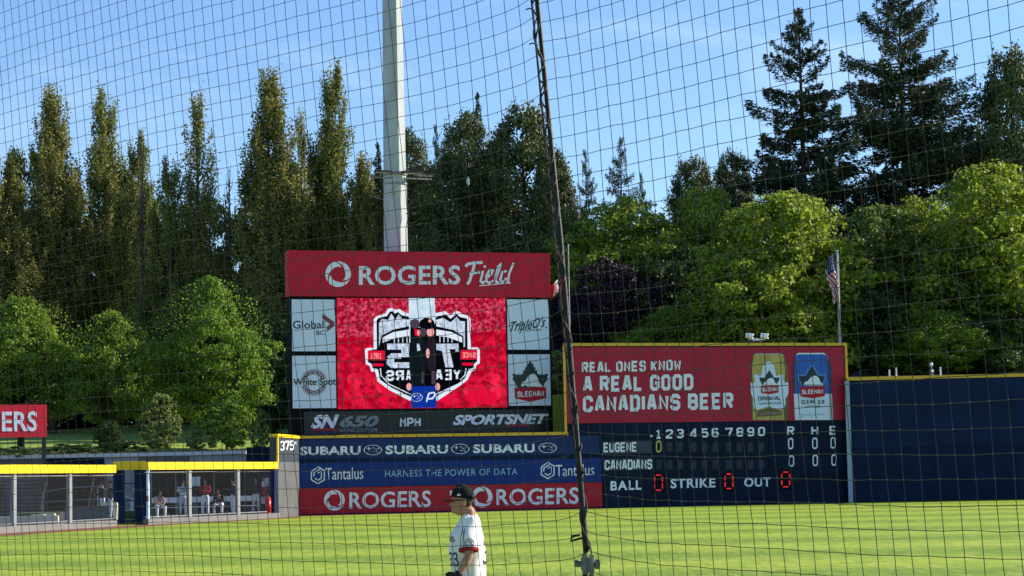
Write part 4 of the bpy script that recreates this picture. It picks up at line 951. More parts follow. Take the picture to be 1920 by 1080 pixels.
# notice board, cooler, extinguisher
p = place(365, 117); p.z = 1.75; o = MB().box(-.3, .3, 0, .05, 0, .5).box(-.26, .26, -.012, 0, .04, .46).build('notice_board', M_['benchwhite']); o.location = p; tag(o, 'small pale notice board on the wall left of the player in red', 'board')
t = empty('drink_rack', place(505, 115.6), 0, 'rack of red and white coolers at the right end of the bullpen', 'cooler')
MB().box(-.5, .5, 0, .5, 0, .06).box(-.5, .5, 0, .5, .9, .95).bar((-.47, .03, 0), (-.47, .03, 1.0), .025).bar((.47, .03, 0), (.47, .03, 1.0), .025).bar((-.47, .47, 0), (-.47, .47, 1.0), .025).bar((.47, .47, 0), (.47, .47, 1.0), .025).build('rack', M_['steel'], t)
for xx, hh in ((-.22, .44), (.27, .40)):
    c_ = MB().bar((xx, .22, .95), (xx, .22, .95 + hh), .19, .22, 14).build('cooler_body', M_['redplastic'], t)
    MB().bar((xx, .22, .95 + hh), (xx, .22, 1.02 + hh), .23, .2, 14).bar((xx - .15, .22, 1.02 + hh), (xx + .15, .22, 1.08 + hh), .03).build('lid', M_['benchwhite'], c_)
MB().box(-.4, .1, .08, .36, .95 + .52, .95 + .74).box(-.3, .05, .1, .3, 1.69, 1.86).build('cup_box', M_['benchwhite'], t)
MB().box(-.45, .45, .05, .45, .5, .88).build('towel_stack', M_['benchwhite'], t)
t = empty('gas_cylinder', place(503, 114.6), 0, 'bright red cylinder standing in front of the cooler rack', 'cylinder')
MB().bar((0, 0, 0), (0, 0, .05), .11, .15, 14).bar((0, 0, .05), (0, 0, .78), .15, .15, 14).bar((0, 0, .78), (0, 0, .88), .15, .05, 14).build('body', M_['redplastic'], t, True)
MB().bar((0, 0, .88), (0, 0, .97), .035, seg=8).box(-.08, .05, -.02, .02, .95, .99).build('valve', M_['fitting'], t)

# --- red field sign at the far left
D = 117.0; LS = Plane(-175, 115.4, 88, 118.6)
t = empty('field_sign', LS.O, LS.rz, 'bright red sign with white capitals standing on posts at the left edge', 'sign')
pn = panel('sign_panel', -175, 760, 88, 821, mat('sign_bright_red', (.72, .008, .03), .4, .05, 1), t, LS, -.25, 0.0, 758, 820)
u0, u1, z0, z1 = pn['uz']; del pn['uz']
art('logo', rogers(-128, 792, 22), M_['white'], pn, LS, .02)
art('lettering', text('ROGERS', -92, 70, 808.5, 807, 36, .022, 0, 1.03), M_['white'], pn, LS, .02)
for u_ in (u0 + .4, u1 - .15): bx('post', M_['steel'], t, u_ - .09, u_ + .09, .03, .22, KZ, z0 - .003)
for o in bpy.data.objects:
    if 'uz' in o: del o['uz']
# ------------------------------------------------------------ trees
def leafmesh(name, c, nrm, size, aspect, m, axis=None):
    """c (N,3) centres; kite shaped leaf per centre"""
    N = len(c); rng = np.random.default_rng(N)
    nrm = nrm / (np.linalg.norm(nrm, axis=1, keepdims=True) + 1e-9)
    a = rng.normal(size=(N, 3)) if axis is None else axis + rng.normal(size=(N, 3)) * .25
    a -= nrm * np.sum(a * nrm, axis=1, keepdims=True); a /= (np.linalg.norm(a, axis=1, keepdims=True) + 1e-9)
    b = np.cross(nrm, a); s = size[:, None] if hasattr(size, '__len__') else size
    fold = nrm * s * rng.uniform(-.15, .15, (N, 1))
    v = np.stack([c + a * s * .5, c + b * s * aspect * .5 + a * s * .06 + fold, c - a * s * .5, c - b * s * aspect * .5 + a * s * .06 + fold], axis=1).reshape(-1, 3)
    me = bpy.data.meshes.new(name); me.vertices.add(4 * N); me.vertices.foreach_set('co', v.astype(np.float32).ravel())
    me.loops.add(4 * N); me.loops.foreach_set('vertex_index', np.arange(4 * N, dtype=np.int32))
    me.polygons.add(N); me.polygons.foreach_set('loop_start', np.arange(0, 4 * N, 4, dtype=np.int32)); me.polygons.foreach_set('loop_total', np.full(N, 4, dtype=np.int32))
    me.materials.append(m); me.update(calc_edges=True); return me
def unit(v): return v / (np.linalg.norm(v, axis=-1, keepdims=True) + 1e-9)
def trunkmesh(paths, m):
    mb = MB()
    for p, r in paths: mb.path(p, r, 6)
    return mb.mesh('trunk', m, True)

def broad(seed, H, Rd, n_l=70, per=300, base=.18, leaf=.2, squash=1.0, top=1.0, bark='bark'):
    """round or domed crown on a forked trunk; leaves gathered in clumps on its surface"""
    rg = np.random.default_rng(seed); cz = H * (base + 1) / 2; rz = H * (1 - base) / 2
    ph = rg.uniform(0, 6.28, 6); C_, N_v, S = [], [], []; paths = []
    tr = [(0, 0, -.5), (rg.normal() * .1, rg.normal() * .1, H * .15), (rg.normal() * .25, rg.normal() * .25, H * .35), (rg.normal() * .3, rg.normal() * .3, H * .6), (rg.normal() * .3, rg.normal() * .3, H * .85)]
    paths.append((tr, [H * .028, H * .022, H * .018, H * .011, H * .004]))
    ga = math.pi * (3 - math.sqrt(5))
    for i in range(n_l):
        zz = 1 - 2 * (i + .5) / n_l; th = ga * i + rg.uniform(-.4, .4)
        q = 1 + .20 * math.sin(2 * th + ph[0] + 1.5 * zz) + .22 * math.sin(3 * th + ph[1] + 4 * zz) + .17 * math.sin(5 * th + ph[2] - 4 * zz)
        rad = rg.choice([rg.uniform(.86, 1.08), rg.uniform(.55, .85), rg.uniform(1.08, 1.24)], p=[.60, .28, .12]) * q
        w_ = math.sqrt(1 - zz * zz) * (1.0 if zz < 0 else 1 - (1 - top) * min(1, zz * 1.6))
        c = np.array([math.cos(th) * w_ * Rd * rad, math.sin(th) * w_ * Rd * rad, cz + zz * rz * min(rad, 1.08)])
        lr = Rd * rg.uniform(.10, .21); n = int(per * (lr / (Rd * .15)) ** 2)
        d = unit(rg.normal(size=(n, 3)) + np.array([c[0], c[1], (c[2] - cz) * .6 + .6 * Rd]) / Rd * .55)
        rr_ = lr * rg.uniform(.55, 1.12, (n, 1)) * (1 + .25 * np.sin(d[:, :1] * 7 + i))
        P = c + d * rr_ * np.array([1.15, 1.15, .62 * squash]); C_.append(P)
        N_v.append(unit(d * .8 + rg.normal(size=(n, 3)) * .55 + np.array([0, 0, .35]))); S.append(leaf * rg.uniform(.55, 1.35, n))
        if i % 4 == 0:
            z_s = H * rg.uniform(.15, .5); a = np.array([rg.normal() * .15, rg.normal() * .15, min(z_s, c[2] * .8)]); mid = a * .45 + c * .55 + np.array([0, 0, -.06 * H * rg.random()])
            paths.append(([tuple(a), tuple(mid), tuple(c)], [H * .009, H * .006, H * .002]))
    # stray shoots that break the outline
    n = n_l * 7; th = rg.uniform(0, 6.28, n); zz = rg.uniform(-.7, 1, n); w_ = np.sqrt(1 - zz * zz); k = rg.uniform(.85, 1.22, n)
    P = np.stack([np.cos(th) * w_ * Rd * k, np.sin(th) * w_ * Rd * k, cz + zz * rz * np.minimum(k, 1.12)], 1); C_.append(P); N_v.append(rg.normal(size=(n, 3))); S.append(leaf * rg.uniform(.5, 1.1, n))
    return np.concatenate(C_), np.concatenate(N_v), np.concatenate(S), paths, bark

def poplar(seed, H, Rd, n_b=150, dens=1.0, leaf=.2, bare=0.0, tops=3):
    """upright crown of ascending shoots ending in several ragged spires"""
    rg = np.random.default_rng(seed); C_, S = [], []; paths = [([(0, 0, -.5), (0, 0, H * .3), (rg.normal() * .2, 0, H * .7), (rg.normal() * .2, 0, H * .97)], [.34, .26, .13, .02])]
    sp = [(0, 0, 1.0)] + [(rg.uniform(-.55, .55) * Rd, rg.uniform(-.5, .5) * Rd, rg.uniform(.72, .92)) for _ in range(tops)]
    for sx, sy, sh in sp[1:]: paths.append(([(0, 0, H * .25), (sx * .8, sy * .8, H * .5), (sx, sy, H * sh)], [.16, .1, .015]))
    for i in range(n_b):
        sx, sy, sh = sp[i % len(sp)] if i % 3 else sp[0]; th = rg.uniform(0, 6.28); f = rg.uniform(.06, .97) ; z0_ = H * sh * f
        env = Rd * (min(1, (1 - f) * 1.7 + .10) ** .85) * (min(1, f * 4 + .45)) * rg.uniform(.45, 1.12); env *= (.7 if (sx or sy) else 1) * (1 + .28 * math.sin(f * 13 + th * 2 + seed))
        ln = rg.uniform(1.4, 4.4) * (1 - .35 * f); k = np.linspace(0, 1, 12)
        out = env * (1 - (1 - k) ** 2.2)
        P = np.stack([sx * min(1, f * 2) + math.cos(th) * out, sy * min(1, f * 2) + math.sin(th) * out, z0_ + ln * k ** 1.3], 1)
        n = int(rg.uniform(60, 190) * dens * (1 - bare * f)); t_ = rg.uniform(.2, 1.0, n) * 11; j = np.minimum(t_.astype(int), 10); fr_ = (t_ - j)[:, None]
        pt = P[j] * (1 - fr_) + P[j + 1] * fr_; sd_ = (.10 + .2 * rg.random()) * (1.1 - .4 * f)
        C_.append(pt + rg.normal(size=(n, 3)) * np.array([sd_, sd_, sd_ * 1.8])); S.append(leaf * rg.uniform(.5, 1.3, n))
        if i % 2 == 0 or bare > .4: paths.append(([tuple(P[0]), tuple(P[5]), tuple(P[11])], [.045, .03, .008]))
    c = np.concatenate(C_); N_v = unit(c * np.array([1, 1, 0]) + 1e-3) * .7 + rg.normal(size=c.shape) * .6 + np.array([0, 0, .2])
    return c, N_v, np.concatenate(S), paths, 'barkpale'

def spruce(seed, H, Rd, whorls=34, gap=.0, leaf=.34, start=.08, droop=.22, pw=.85, knee=1.0, fill=1.0):
    rg = np.random.default_rng(seed); C_, S, A, N_v = [], [], [], []; paths = [([(0, 0, -.5), (0, 0, H * .5), (0, 0, H * .85), (0, 0, H)], [H * .012, H * .008, H * .003, .015])]
    for wv in range(whorls):
        f = start + (1 - start) * (wv / whorls) ** .9; z0_ = H * f; Lm = Rd * min(1, (1 - f) / knee) ** pw + .12
        nb_ = rg.integers(5, 9)
        for b in range(nb_):
            if rg.random() < gap: continue
            th = rg.uniform(0, 6.28); ln = Lm * rg.choice([rg.uniform(.75, 1.12), rg.uniform(.4, .75)], p=[.6, .4])
            k = np.linspace(0, 1, 8); zz = z0_ + rg.uniform(-.3, .3) + ln * (.10 * k - droop * 1.6 * k * (1 - .45 * k) * (1 - f) + .12 * k ** 3) + (.35 * ln * k if f > .8 else 0)
            P = np.stack([math.cos(th) * ln * k, math.sin(th) * ln * k, zz], 1); paths.append(([tuple(P[0]), tuple(P[3]), tuple(P[7])], [.012 * ln + .02, .008 * ln + .01, .006]))
            n = int(fill * (26 + 62 * ln)); t_ = rg.uniform(.12, 1.0, n) ** .8; j = np.minimum((t_ * 7).astype(int), 6); fr_ = (t_ * 7 - j)[:, None]; pt = P[j] * (1 - fr_) + P[j + 1] * fr_
            wd = (.10 + .30 * ln * np.sin(np.pi * np.clip(t_ * .92 + .12, 0, 1)) * .62) * rg.uniform(.2, 1, n) ** .7 * rg.choice([-1, 1], n)
            side = np.array([-math.sin(th), math.cos(th), 0]); out = np.array([math.cos(th), math.sin(th), 0])
            pt = pt + side * wd[:, None] + out * np.abs(wd)[:, None] * .35; pt[:, 2] += (rg.random(n) - .62) * (.16 + .13 * ln) - np.abs(wd) * .35 * rg.random(n) + .12 * np.sin(t_ * 21 + th * 9) 
            C_.append(pt); S.append(leaf * (.5 + .5 * min(1, (1 - f) * 3)) * rg.uniform(.55, 1.25, n)); A.append(out + side * np.sign(wd)[:, None] * .8 + np.array([0, 0, -.35])); N_v.append(np.array([0, 0, 1.]) + rg.normal(size=(n, 3)) * .55)
    # leader
    n = 160; z = H * (1 - rg.random(n) ** 2 * .12); C_.append(np.stack([rg.normal(size=n) * (H - z + .15) * .12, rg.normal(size=n) * (H - z + .15) * .12, z], 1)); S.append(np.full(n, leaf * .7)); A.append(rg.normal(size=(n, 3)) * .5 + np.array([0, 0, 1.])); N_v.append(rg.normal(size=(n, 3)))
    return np.concatenate(C_), np.concatenate(N_v), np.concatenate(S), paths, 'bark', np.concatenate(A)

def cedar(seed, H, Rd, n_l=190, per=170, leaf=.24, pw=.75, base=.02):
    rg = np.random.default_rng(seed); C_, S, A, N_v = [], [], [], []; paths = [([(0, 0, -.5), (0, 0, H * .5), (0, 0, H * .98)], [H * .016, H * .009, .02])]
    for i in range(n_l):
        f = base + (1 - base) * (1 - rg.random() ** .62 * 1.0) if i > 6 else rg.uniform(.93, 1.0); f = min(f, .995)
        th = rg.uniform(0, 6.28); env = Rd * (1 - f) ** pw * min(1, .65 + 1.4 * f) * rg.uniform(.72, 1.14); z0_ = H * f
        c = np.array([math.cos(th) * env, math.sin(th) * env, z0_]); lr = .28 + Rd * .13 * (1 - f * .5); n = int(per * rg.uniform(.6, 1.3))
        q = rg.normal(size=(n, 3)) * np.array([lr * .5, lr * .5, lr * .75]); P = c + q; P[:, 2] -= np.abs(q[:, 0]) * .5
        out = np.array([math.cos(th), math.sin(th), 0]); C_.append(P); S.append(leaf * rg.uniform(.5, 1.3, n)); A.append(np.tile(out * .6 + np.array([0, 0, .9 if f > .5 else -.4]), (n, 1))); N_v.append(out + rg.normal(size=(n, 3)) * .6 + np.array([0, 0, .25]))
    return np.concatenate(C_), np.concatenate(N_v), np.concatenate(S), paths, 'bark', np.concatenate(A)

LM = {
 'maple': leafmat('leaf_maple', (.060, .120, .012), (.235, .345, .030), .42),
 'maple2': leafmat('leaf_maple_fresh', (.055, .135, .014), (.245, .38, .036), .42),
 'lime': leafmat('leaf_lime', (.085, .140, .012), (.36, .45, .042), .42),
 'dull': leafmat('leaf_dull', (.042, .080, .016), (.18, .25, .045), .32),
 'deep': leafmat('leaf_deep', (.016, .040, .010), (.065, .11, .024), .22),
 'poplar': leafmat('leaf_poplar', (.080, .092, .020), (.31, .30, .072), .4),
 'poplar2': leafmat('leaf_poplar_green', (.068, .092, .020), (.27, .29, .066), .4),
 'spruce': leafmat('needle_spruce', (.016, .032, .018), (.080, .110, .052), .12),
 'fir': leafmat('needle_fir', (.018, .036, .024), (.085, .115, .065), .12),
 'cedar': leafmat('leaf_cedar', (.020, .040, .012), (.12, .145, .040), .15),
 'purple': leafmat('leaf_purple', (.012, .006, .014), (.030, .014, .028), .15),
 'shrub': leafmat('leaf_shrub', (.10, .15, .03), (.30, .36, .10), .45),
 'bush': leafmat('leaf_bush', (.020, .045, .010), (.075, .12, .022), .3),
}
protos = {}
def proto(key, gen, lm, aspect=.75, **k):
    r = gen(**k); c, n_, s, paths, bark = r[:5]; ax = r[5] if len(r) > 5 else None
    protos[key] = (leafmesh('crown', c, n_, s, aspect, LM[lm], ax), trunkmesh(paths, M_[bark]), k['H'], k['Rd'])
proto('mapleA', broad, 'maple', seed=1, H=12, Rd=4.6, n_l=300, per=145, base=.24, leaf=.23, top=.25)
proto('mapleB', broad, 'maple2', seed=2, H=13, Rd=4.6, n_l=330, per=140, base=.20, leaf=.23, top=.22)
proto('mapleC', broad, 'maple', seed=3, H=10, Rd=4.2, n_l=260, per=135, base=.24, leaf=.22, top=.3)
proto('limeA', broad, 'lime', seed=4, H=12, Rd=4.6, n_l=330, per=120, base=.02, leaf=.28, top=.75)
proto('limeB', broad, 'lime', seed=5, H=13, Rd=5, n_l=340, per=120, base=.02, leaf=.26, top=.8)
proto('dullA', broad, 'dull', seed=6, H=12, Rd=4.5, n_l=280, per=95, base=0, leaf=.30)
proto('deepA', broad, 'deep', seed=7, H=12, Rd=5, n_l=240, per=95, base=0, leaf=.34)
proto('deepB', broad, 'deep', seed=8, H=14, Rd=4.6, n_l=240, per=95, base=0, leaf=.34, top=.8)
proto('purple', broad, 'purple', seed=9, H=11, Rd=5, n_l=200, per=95, base=0, leaf=.32)
proto('popA', poplar, 'poplar', seed=11, H=24, Rd=2.5, n_b=420, dens=1.5, leaf=.185, tops=4)
proto('popB', poplar, 'poplar2', seed=12, H=24, Rd=3.0, n_b=460, dens=1.5, leaf=.185, tops=5)
proto('popC', poplar, 'poplar', seed=13, H=24, Rd=2.0, n_b=260, dens=1.0, leaf=.18, tops=3, bare=.3)
proto('bare', poplar, 'poplar', seed=14, H=20, Rd=1.6, n_b=70, dens=.16, leaf=.2, tops=3, bare=.9)
proto('spruceA', spruce, 'spruce', seed=21, H=30, Rd=6.6, whorls=42, gap=.36, leaf=.42, droop=.16, pw=1.0, knee=.44, start=.10, fill=1.5, aspect=.34)
proto('spruceB', spruce, 'spruce', seed=22, H=34, Rd=7.0, whorls=54, gap=.18, leaf=.44, droop=.15, pw=.75, knee=.40, start=.10, fill=1.25, aspect=.34)
proto('firA', spruce, 'fir', seed=23, H=18, Rd=3.4, whorls=36, gap=.08, leaf=.24, droop=.34, pw=.9, knee=.5, start=.05, fill=1.2, aspect=.4)
proto('firB', spruce, 'spruce', seed=24, H=24, Rd=3.6, whorls=36, gap=.18, leaf=.34, droop=.22, pw=.9, knee=.5, start=.05)
proto('cedarA', cedar, 'cedar', seed=31, H=24, Rd=5.0, n_l=560, per=190, leaf=.24, pw=.42)
proto('cedarB', cedar, 'cedar', seed=32, H=22, Rd=4.0, n_l=520, per=190, leaf=.23, pw=.38)
proto('youngA', broad, 'shrub', seed=41, H=3.6, Rd=1.25, n_l=60, per=90, base=.02, leaf=.16, top=.6)
proto('youngB', broad, 'maple2', seed=42, H=3.6, Rd=1.2, n_l=60, per=90, base=.02, leaf=.17, top=.7)
proto('bush', broad, 'bush', seed=43, H=2.2, Rd=1.5, n_l=40, per=90, base=-.2, leaf=.2)
used_t = {}
def tree(key, name, px, ytop, wpx, D, label, cat='tree', ybase=None, rot=None, group=None, zbase=None):
    crown, trunk, H, Rd = protos[key]; zt = zat(px, ytop, D); x = colx(px, D, (zt + 6) / 2)
    zb = hz(x, D) - .1 if zbase is None else zbase
    h = zt - zb; sz = h / H; sx = (wpx / FPX * D) / (2 * Rd)
    n_ = used_t.get(key, 0); used_t[key] = n_ + 1
    t = empty(name, (x, D, zb), rot if rot is not None else (n_ * 2.1 + px * .013), label, cat, group)
    for nm, me in (('trunk', trunk), ('crown', crown)):
        o = link(nm, me, t); o.scale = (sx, sx, sz)
        if nm == 'trunk': o.scale = (max(sx, .6 * sz), max(sx, .6 * sz), sz) if key[:3] == 'pop' else (sx, sx, sz)
    return t
T = tree
G1 = 'upright poplars along the back of the park'
T('popA', 'poplar_tree', 98, 204, 150, 160, 'tall olive poplar near the left edge, second tallest crown on the left', group=G1)
T('popB', 'poplar_tree', 196, 208, 150, 163, 'broad dark poplar with a ragged double top right of the leftmost poplar', group=G1)
T('popB', 'poplar_tree', 262, 285, 130, 160, 'shorter poplar shoulder between the double topped poplar and the sparse one', group=G1)
T('bare', 'poplar_tree', 268, 235, 50, 157, 'thin leafless spire poking above the shorter poplar shoulder', group=G1)
T('popC', 'poplar_tree', 372, 204, 105, 158, 'slender sparse poplar with sky showing through its crown', group=G1)
T('bare', 'poplar_tree', 432, 300, 62, 158, 'nearly bare low poplar between the sparse poplar and the dense golden one', group=G1)
T('popA', 'poplar_tree', 508, 172, 160, 157, 'dense golden olive poplar directly left of the video board', group=G1)
T('popB', 'poplar_tree', 628, 162, 150, 160, 'tallest poplar, just left of the light pole', group=G1)
T('popC', 'poplar_tree', 567, 235, 62, 164, 'small pale poplar top in the gap between the two tallest poplars', group=G1)
T('popA', 'poplar_tree', 685, 320, 110, 158, 'low poplar side crown touching the left side of the light pole', group=G1)
T('popB', 'poplar_tree', 320, 330, 130, 156, 'low dense poplar in front of the bare spire', group=G1)
T('popA', 'poplar_tree', 25, 325, 150, 158, 'low poplar crown cut by the left edge below the tall ones', group=G1)
T('popC', 'poplar_tree', -25, 270, 110, 156, 'poplar mostly outside the left edge', group=G1)
# back row, dark
G2 = 'dark trees filling the back row'
for i, (px, y, w_, key, lab) in enumerate(((40, 308, 110, 'deepB', 'dark round tree behind the leftmost poplars'), (150, 420, 150, 'deepA', 'dark tree mass between the two left poplars'), (280, 395, 170, 'deepB', 'dark tree behind the short poplar shoulder'),
        (425, 390, 150, 'deepA', 'dark tree behind the nearly bare poplar'), (560, 330, 140, 'deepB', 'dark tree behind the dense golden poplar'), (700, 360, 150, 'deepB', 'dark tree behind the foot of the light pole'),
        (1090, 455, 170, 'deepA', 'dark tree behind the net cable right of the video board'), (1255, 430, 200, 'deepA', 'dark tree under the pair of small tiered firs'), (1400, 400, 220, 'deepB', 'dark tree behind the sparse spruce trunk'),
        (1590, 400, 220, 'deepB', 'dark tree filling the gap under the two big spruces'), (1760, 420, 220, 'deepA', 'dark tree behind the muted green crowns at right'), (1890, 400, 200, 'deepB', 'dark tree at the right edge behind the bright maple'), (-60, 330, 160, 'deepA', 'dark tree mostly outside the left edge'), (840, 420, 260, 'deepA', 'dark tree hidden behind the video board'), (330, 480, 170, 'purple', 'blackish purple tree low between the poplars'))):
    T(key, 'broadleaf_tree', px, y, w_, 176 + (i % 3) * 4, lab, group=G2)
# conifers of the middle
T('firB', 'spruce_tree', 712, 268, 90, 168, 'dark spruce peeking out left of the light pole'); T('cedarA', 'cedar_tree', 772, 255, 170, 170, 'dark round topped conifer right of the light pole')
T('firA', 'fir_tree', 822, 235, 80, 166, 'thin airy fir top between the light pole and the dark cedars')
T('cedarA', 'cedar_tree', 880, 222, 220, 163, 'blackish cedar under the pointed spruce tip'); T('firB', 'spruce_tree', 901, 174, 100, 167, 'dark spruce with a layered tip above the cedars')
T('cedarB', 'cedar_tree', 985, 205, 230, 160, 'broad olive cedar cut by the net cable'); T('cedarB', 'cedar_tree', 1040, 285, 140, 158, 'lower cedar shoulder just right of the net cable')
T('cedarA', 'cedar_tree', 800, 320, 240, 158, 'lower dark cedar right behind the video board')
T('firA', 'fir_tree', 1103, 281, 92, 160, 'leftmost small tiered fir standing alone against the sky', group='small tiered firs'); T('firA', 'fir_tree', 1169, 258, 130, 160, 'tallest of the three small tiered firs', group='small tiered firs'); T('firA', 'fir_tree', 1208, 324, 70, 163, 'shortest small tiered fir, right of the tallest one', group='small tiered firs')
T('cedarB', 'cedar_tree', 1306, 303, 160, 166, 'rounded olive cedar left of the sparse spruce'); T('cedarB', 'cedar_tree', 1378, 292, 130, 172, 'darker cedar behind the left branches of the sparse spruce')
T('spruceA', 'spruce_tree', 1509, 16, 350, 160, 'tall sparse spruce with long separate branches'); T('spruceB', 'spruce_tree', 1698, -45, 330, 162, 'tallest dense spruce running out of the top of the picture')
T('cedarB', 'cedar_tree', 1905, 100, 200, 160, 'dark conifer cut by the right edge'); T('cedarA', 'cedar_tree', 1835, 250, 150, 168, 'dark lower conifer between the tallest spruce and the right edge')
# light broadleaf of the right
T('limeB', 'broadleaf_tree', 1188, 396, 270, 154, 'yellow green crown below the small tiered firs'); T('limeB', 'broadleaf_tree', 1325, 372, 190, 156, 'yellow green crown below the rounded olive cedar')
T('mapleC', 'broadleaf_tree', 1110, 430, 110, 156, 'small yellow green crown just right of the net cable')
T('purple', 'beech_tree', 1135, 505, 200, 146, 'blackish purple tree between the net cable and the hand scoreboard'); T('purple', 'beech_tree', 1090, 560, 120, 144, 'lower purple tree close behind the yellow trim of the scoreboard')
T('deepA', 'broadleaf_tree', 1265, 470, 190, 150, 'dark green tree above the middle of the beer billboard')
T('limeA', 'maple_tree', 1478, 385, 290, 144, 'bright yellow green maple beside the hanging flag'); T('limeA', 'maple_tree', 1395, 485, 230, 142, 'lower left lobe of bright maple leaves above the beer billboard')
T('mapleC', 'maple_tree', 1255, 585, 160, 141, 'low young maple just above the beer billboard')
T('dullA', 'broadleaf_tree', 1650, 405, 230, 150, 'muted grey green tree right of the hanging flag'); T('limeB', 'broadleaf_tree', 1745, 390, 190, 152, 'thin topped light green tree under the tallest spruce')
T('limeA', 'maple_tree', 1880, 335, 330, 146, 'large bright maple cut by the right edge'); T('dullA', 'broadleaf_tree', 1805, 465, 230, 144, 'mid green tree above the right wall')
T('deepA', 'broadleaf_tree', 1640, 545, 150, 142, 'dark shaded tree above the left end of the right wall'); T('mapleC', 'broadleaf_tree', 1755, 590, 170, 139, 'low green tree above the white mast on the right wall'); T('deepA', 'broadleaf_tree', 1880, 590, 170, 141, 'dark low tree above the right end of the wall')
T('deepB', 'broadleaf_tree', 1560, 520, 110, 143, 'dark green tree behind the flagpole')
# left foreground
T('mapleA', 'maple_tree', 40, 574, 220, 133, 'full green maple at the left edge behind the red sign'); T('mapleC', 'maple_tree', 208, 598, 155, 131, 'green maple with a dark trunk right of the red sign')
T('mapleB', 'maple_tree', 398, 538, 200, 134, 'largest fresh green maple left of the video board'); T('deepA', 'broadleaf_tree', 500, 600, 120, 146, 'dark green tree close to the left side of the video board')
T('youngA', 'young_tree', 300, 742, 72, 126.5, 'young pale tree at the right of the maple trunk'); T('youngB', 'young_tree', 425, 735, 78, 126, 'taller young tree under the largest maple'); T('youngA', 'young_tree', 368, 798, 34, 125, 'smallest pale sapling between the two young trees')
T('youngA', 'young_tree', 489, 770, 34, 125.5, 'narrow pale sapling left of the video board'); T('deepA', 'young_tree', 205, 790, 46, 128, 'small dark shrub tree beside the maple trunk'); T('youngA', 'young_tree', 1047, 660, 70, 136, 'pale leafy tree in the gap between the two scoreboards')
T('bush', 'bush', 20, 838, 110, 124, 'low rough bush behind the retaining wall under the red sign', 'bush'); T('bush', 'bush', 135, 832, 100, 124, 'dark low bush right of the red sign post', 'bush'); T('bush', 'bush', 232, 828, 60, 124.5, 'small dark bush left of the young pale tree', 'bush')
for i, (px, y, w_) in enumerate(((60, 745, 200), (170, 752, 140), (255, 740, 150), (350, 745, 140), (450, 740, 150), (540, 700, 140))):
    T('deepA', 'broadleaf_tree', px, y, w_, 168 + (i % 2) * 5, ['dark undergrowth tree low behind the red sign', 'dark undergrowth tree behind the maple trunk', 'dark undergrowth tree behind the young pale tree', 'dark undergrowth tree behind the small sapling', 'dark undergrowth tree below the largest maple', 'dark undergrowth tree beside the video board'][i], group='shaded trees at the top of the lawn')
# dry grass on the bank
rg = np.random.default_rng(5); n = 9000; x = rg.uniform(-34, -18.5, n); y = rg.uniform(122.6, 126, n); x[:2500] = rg.uniform(-18.5, -12, 2500)
z = np.array([hz(a, b) for a, b in zip(x, y)]); c = np.stack([x, y, z + .12], 1)
o = link('bank_grass', leafmesh('bank_grass', c, rg.normal(size=(n, 3)) * np.array([1, 1, .1]), .38 * rg.uniform(.5, 1.3, n), .14, leafmat('leaf_dry', (.16, .15, .06), (.34, .33, .17), .3), np.tile(np.array([0., 0, 1.]), (n, 1)))); o['kind'] = 'stuff'
# ------------------------------------------------------------ people
def ell(mb, c, rx, ry, rz, n=12, m=8):
    pts = []
    for j in range(1, m):
        a = math.pi * j / m - math.pi / 2
        pts.append((c[2] + rz * math.sin(a), math.cos(a)))
    loftz(mb, [(c[0], c[1], z) for z, _ in pts], [(rx * k, ry * k) for _, k in pts], n)
def loftz(mb, pts, rad, n=12, ref=Vector((1, 0, 0))):
    """closed tube with elliptical sections; first radius along ref"""
    pts = [Vector(p) for p in pts]; N = len(pts); s = len(mb.v)
    for i, p in enumerate(pts):
        t = (pts[min(i + 1, N - 1)] - pts[max(i - 1, 0)]).normalized(); x = (ref - t * ref.dot(t)); x = x.normalized() if x.length > .05 else Vector((0, 1, 0)); y = t.cross(x)
        for j in range(n):
            q = 2 * math.pi * j / n; mb.v.append(tuple(p + x * math.cos(q) * rad[i][0] + y * math.sin(q) * rad[i][1]))
    for i in range(N - 1):
        for j in range(n):
            a = s + i * n + j; b = s + i * n + (j + 1) % n; mb.f.append((a, b, b + n, a + n)); mb.m.append(0)
    mb.f.append(tuple(s + j for j in range(n))[::-1]); mb.m.append(0); mb.f.append(tuple(s + (N - 1) * n + j for j in range(n))); mb.m.append(0)
def fuse(mb, name, m, parent, vox, smooth=6):
    me = mb.mesh(name + '_src'); o = bpy.data.objects.new('tmp', me); C.objects.link(o)
    r = o.modifiers.new('r', 'REMESH'); r.mode = 'VOXEL'; r.voxel_size = vox; r.use_smooth_shade = True
    s = o.modifiers.new('s', 'SMOOTH'); s.iterations = smooth; s.factor = .5
    bpy.context.view_layer.update(); me2 = bpy.data.meshes.new_from_object(o.evaluated_get(bpy.context.evaluated_depsgraph_get()))
    bpy.data.objects.remove(o); bpy.data.meshes.remove(me); me2.name = name
    me2.materials.clear(); me2.materials.append(m)
    return link(name, me2, parent)
V = Vector
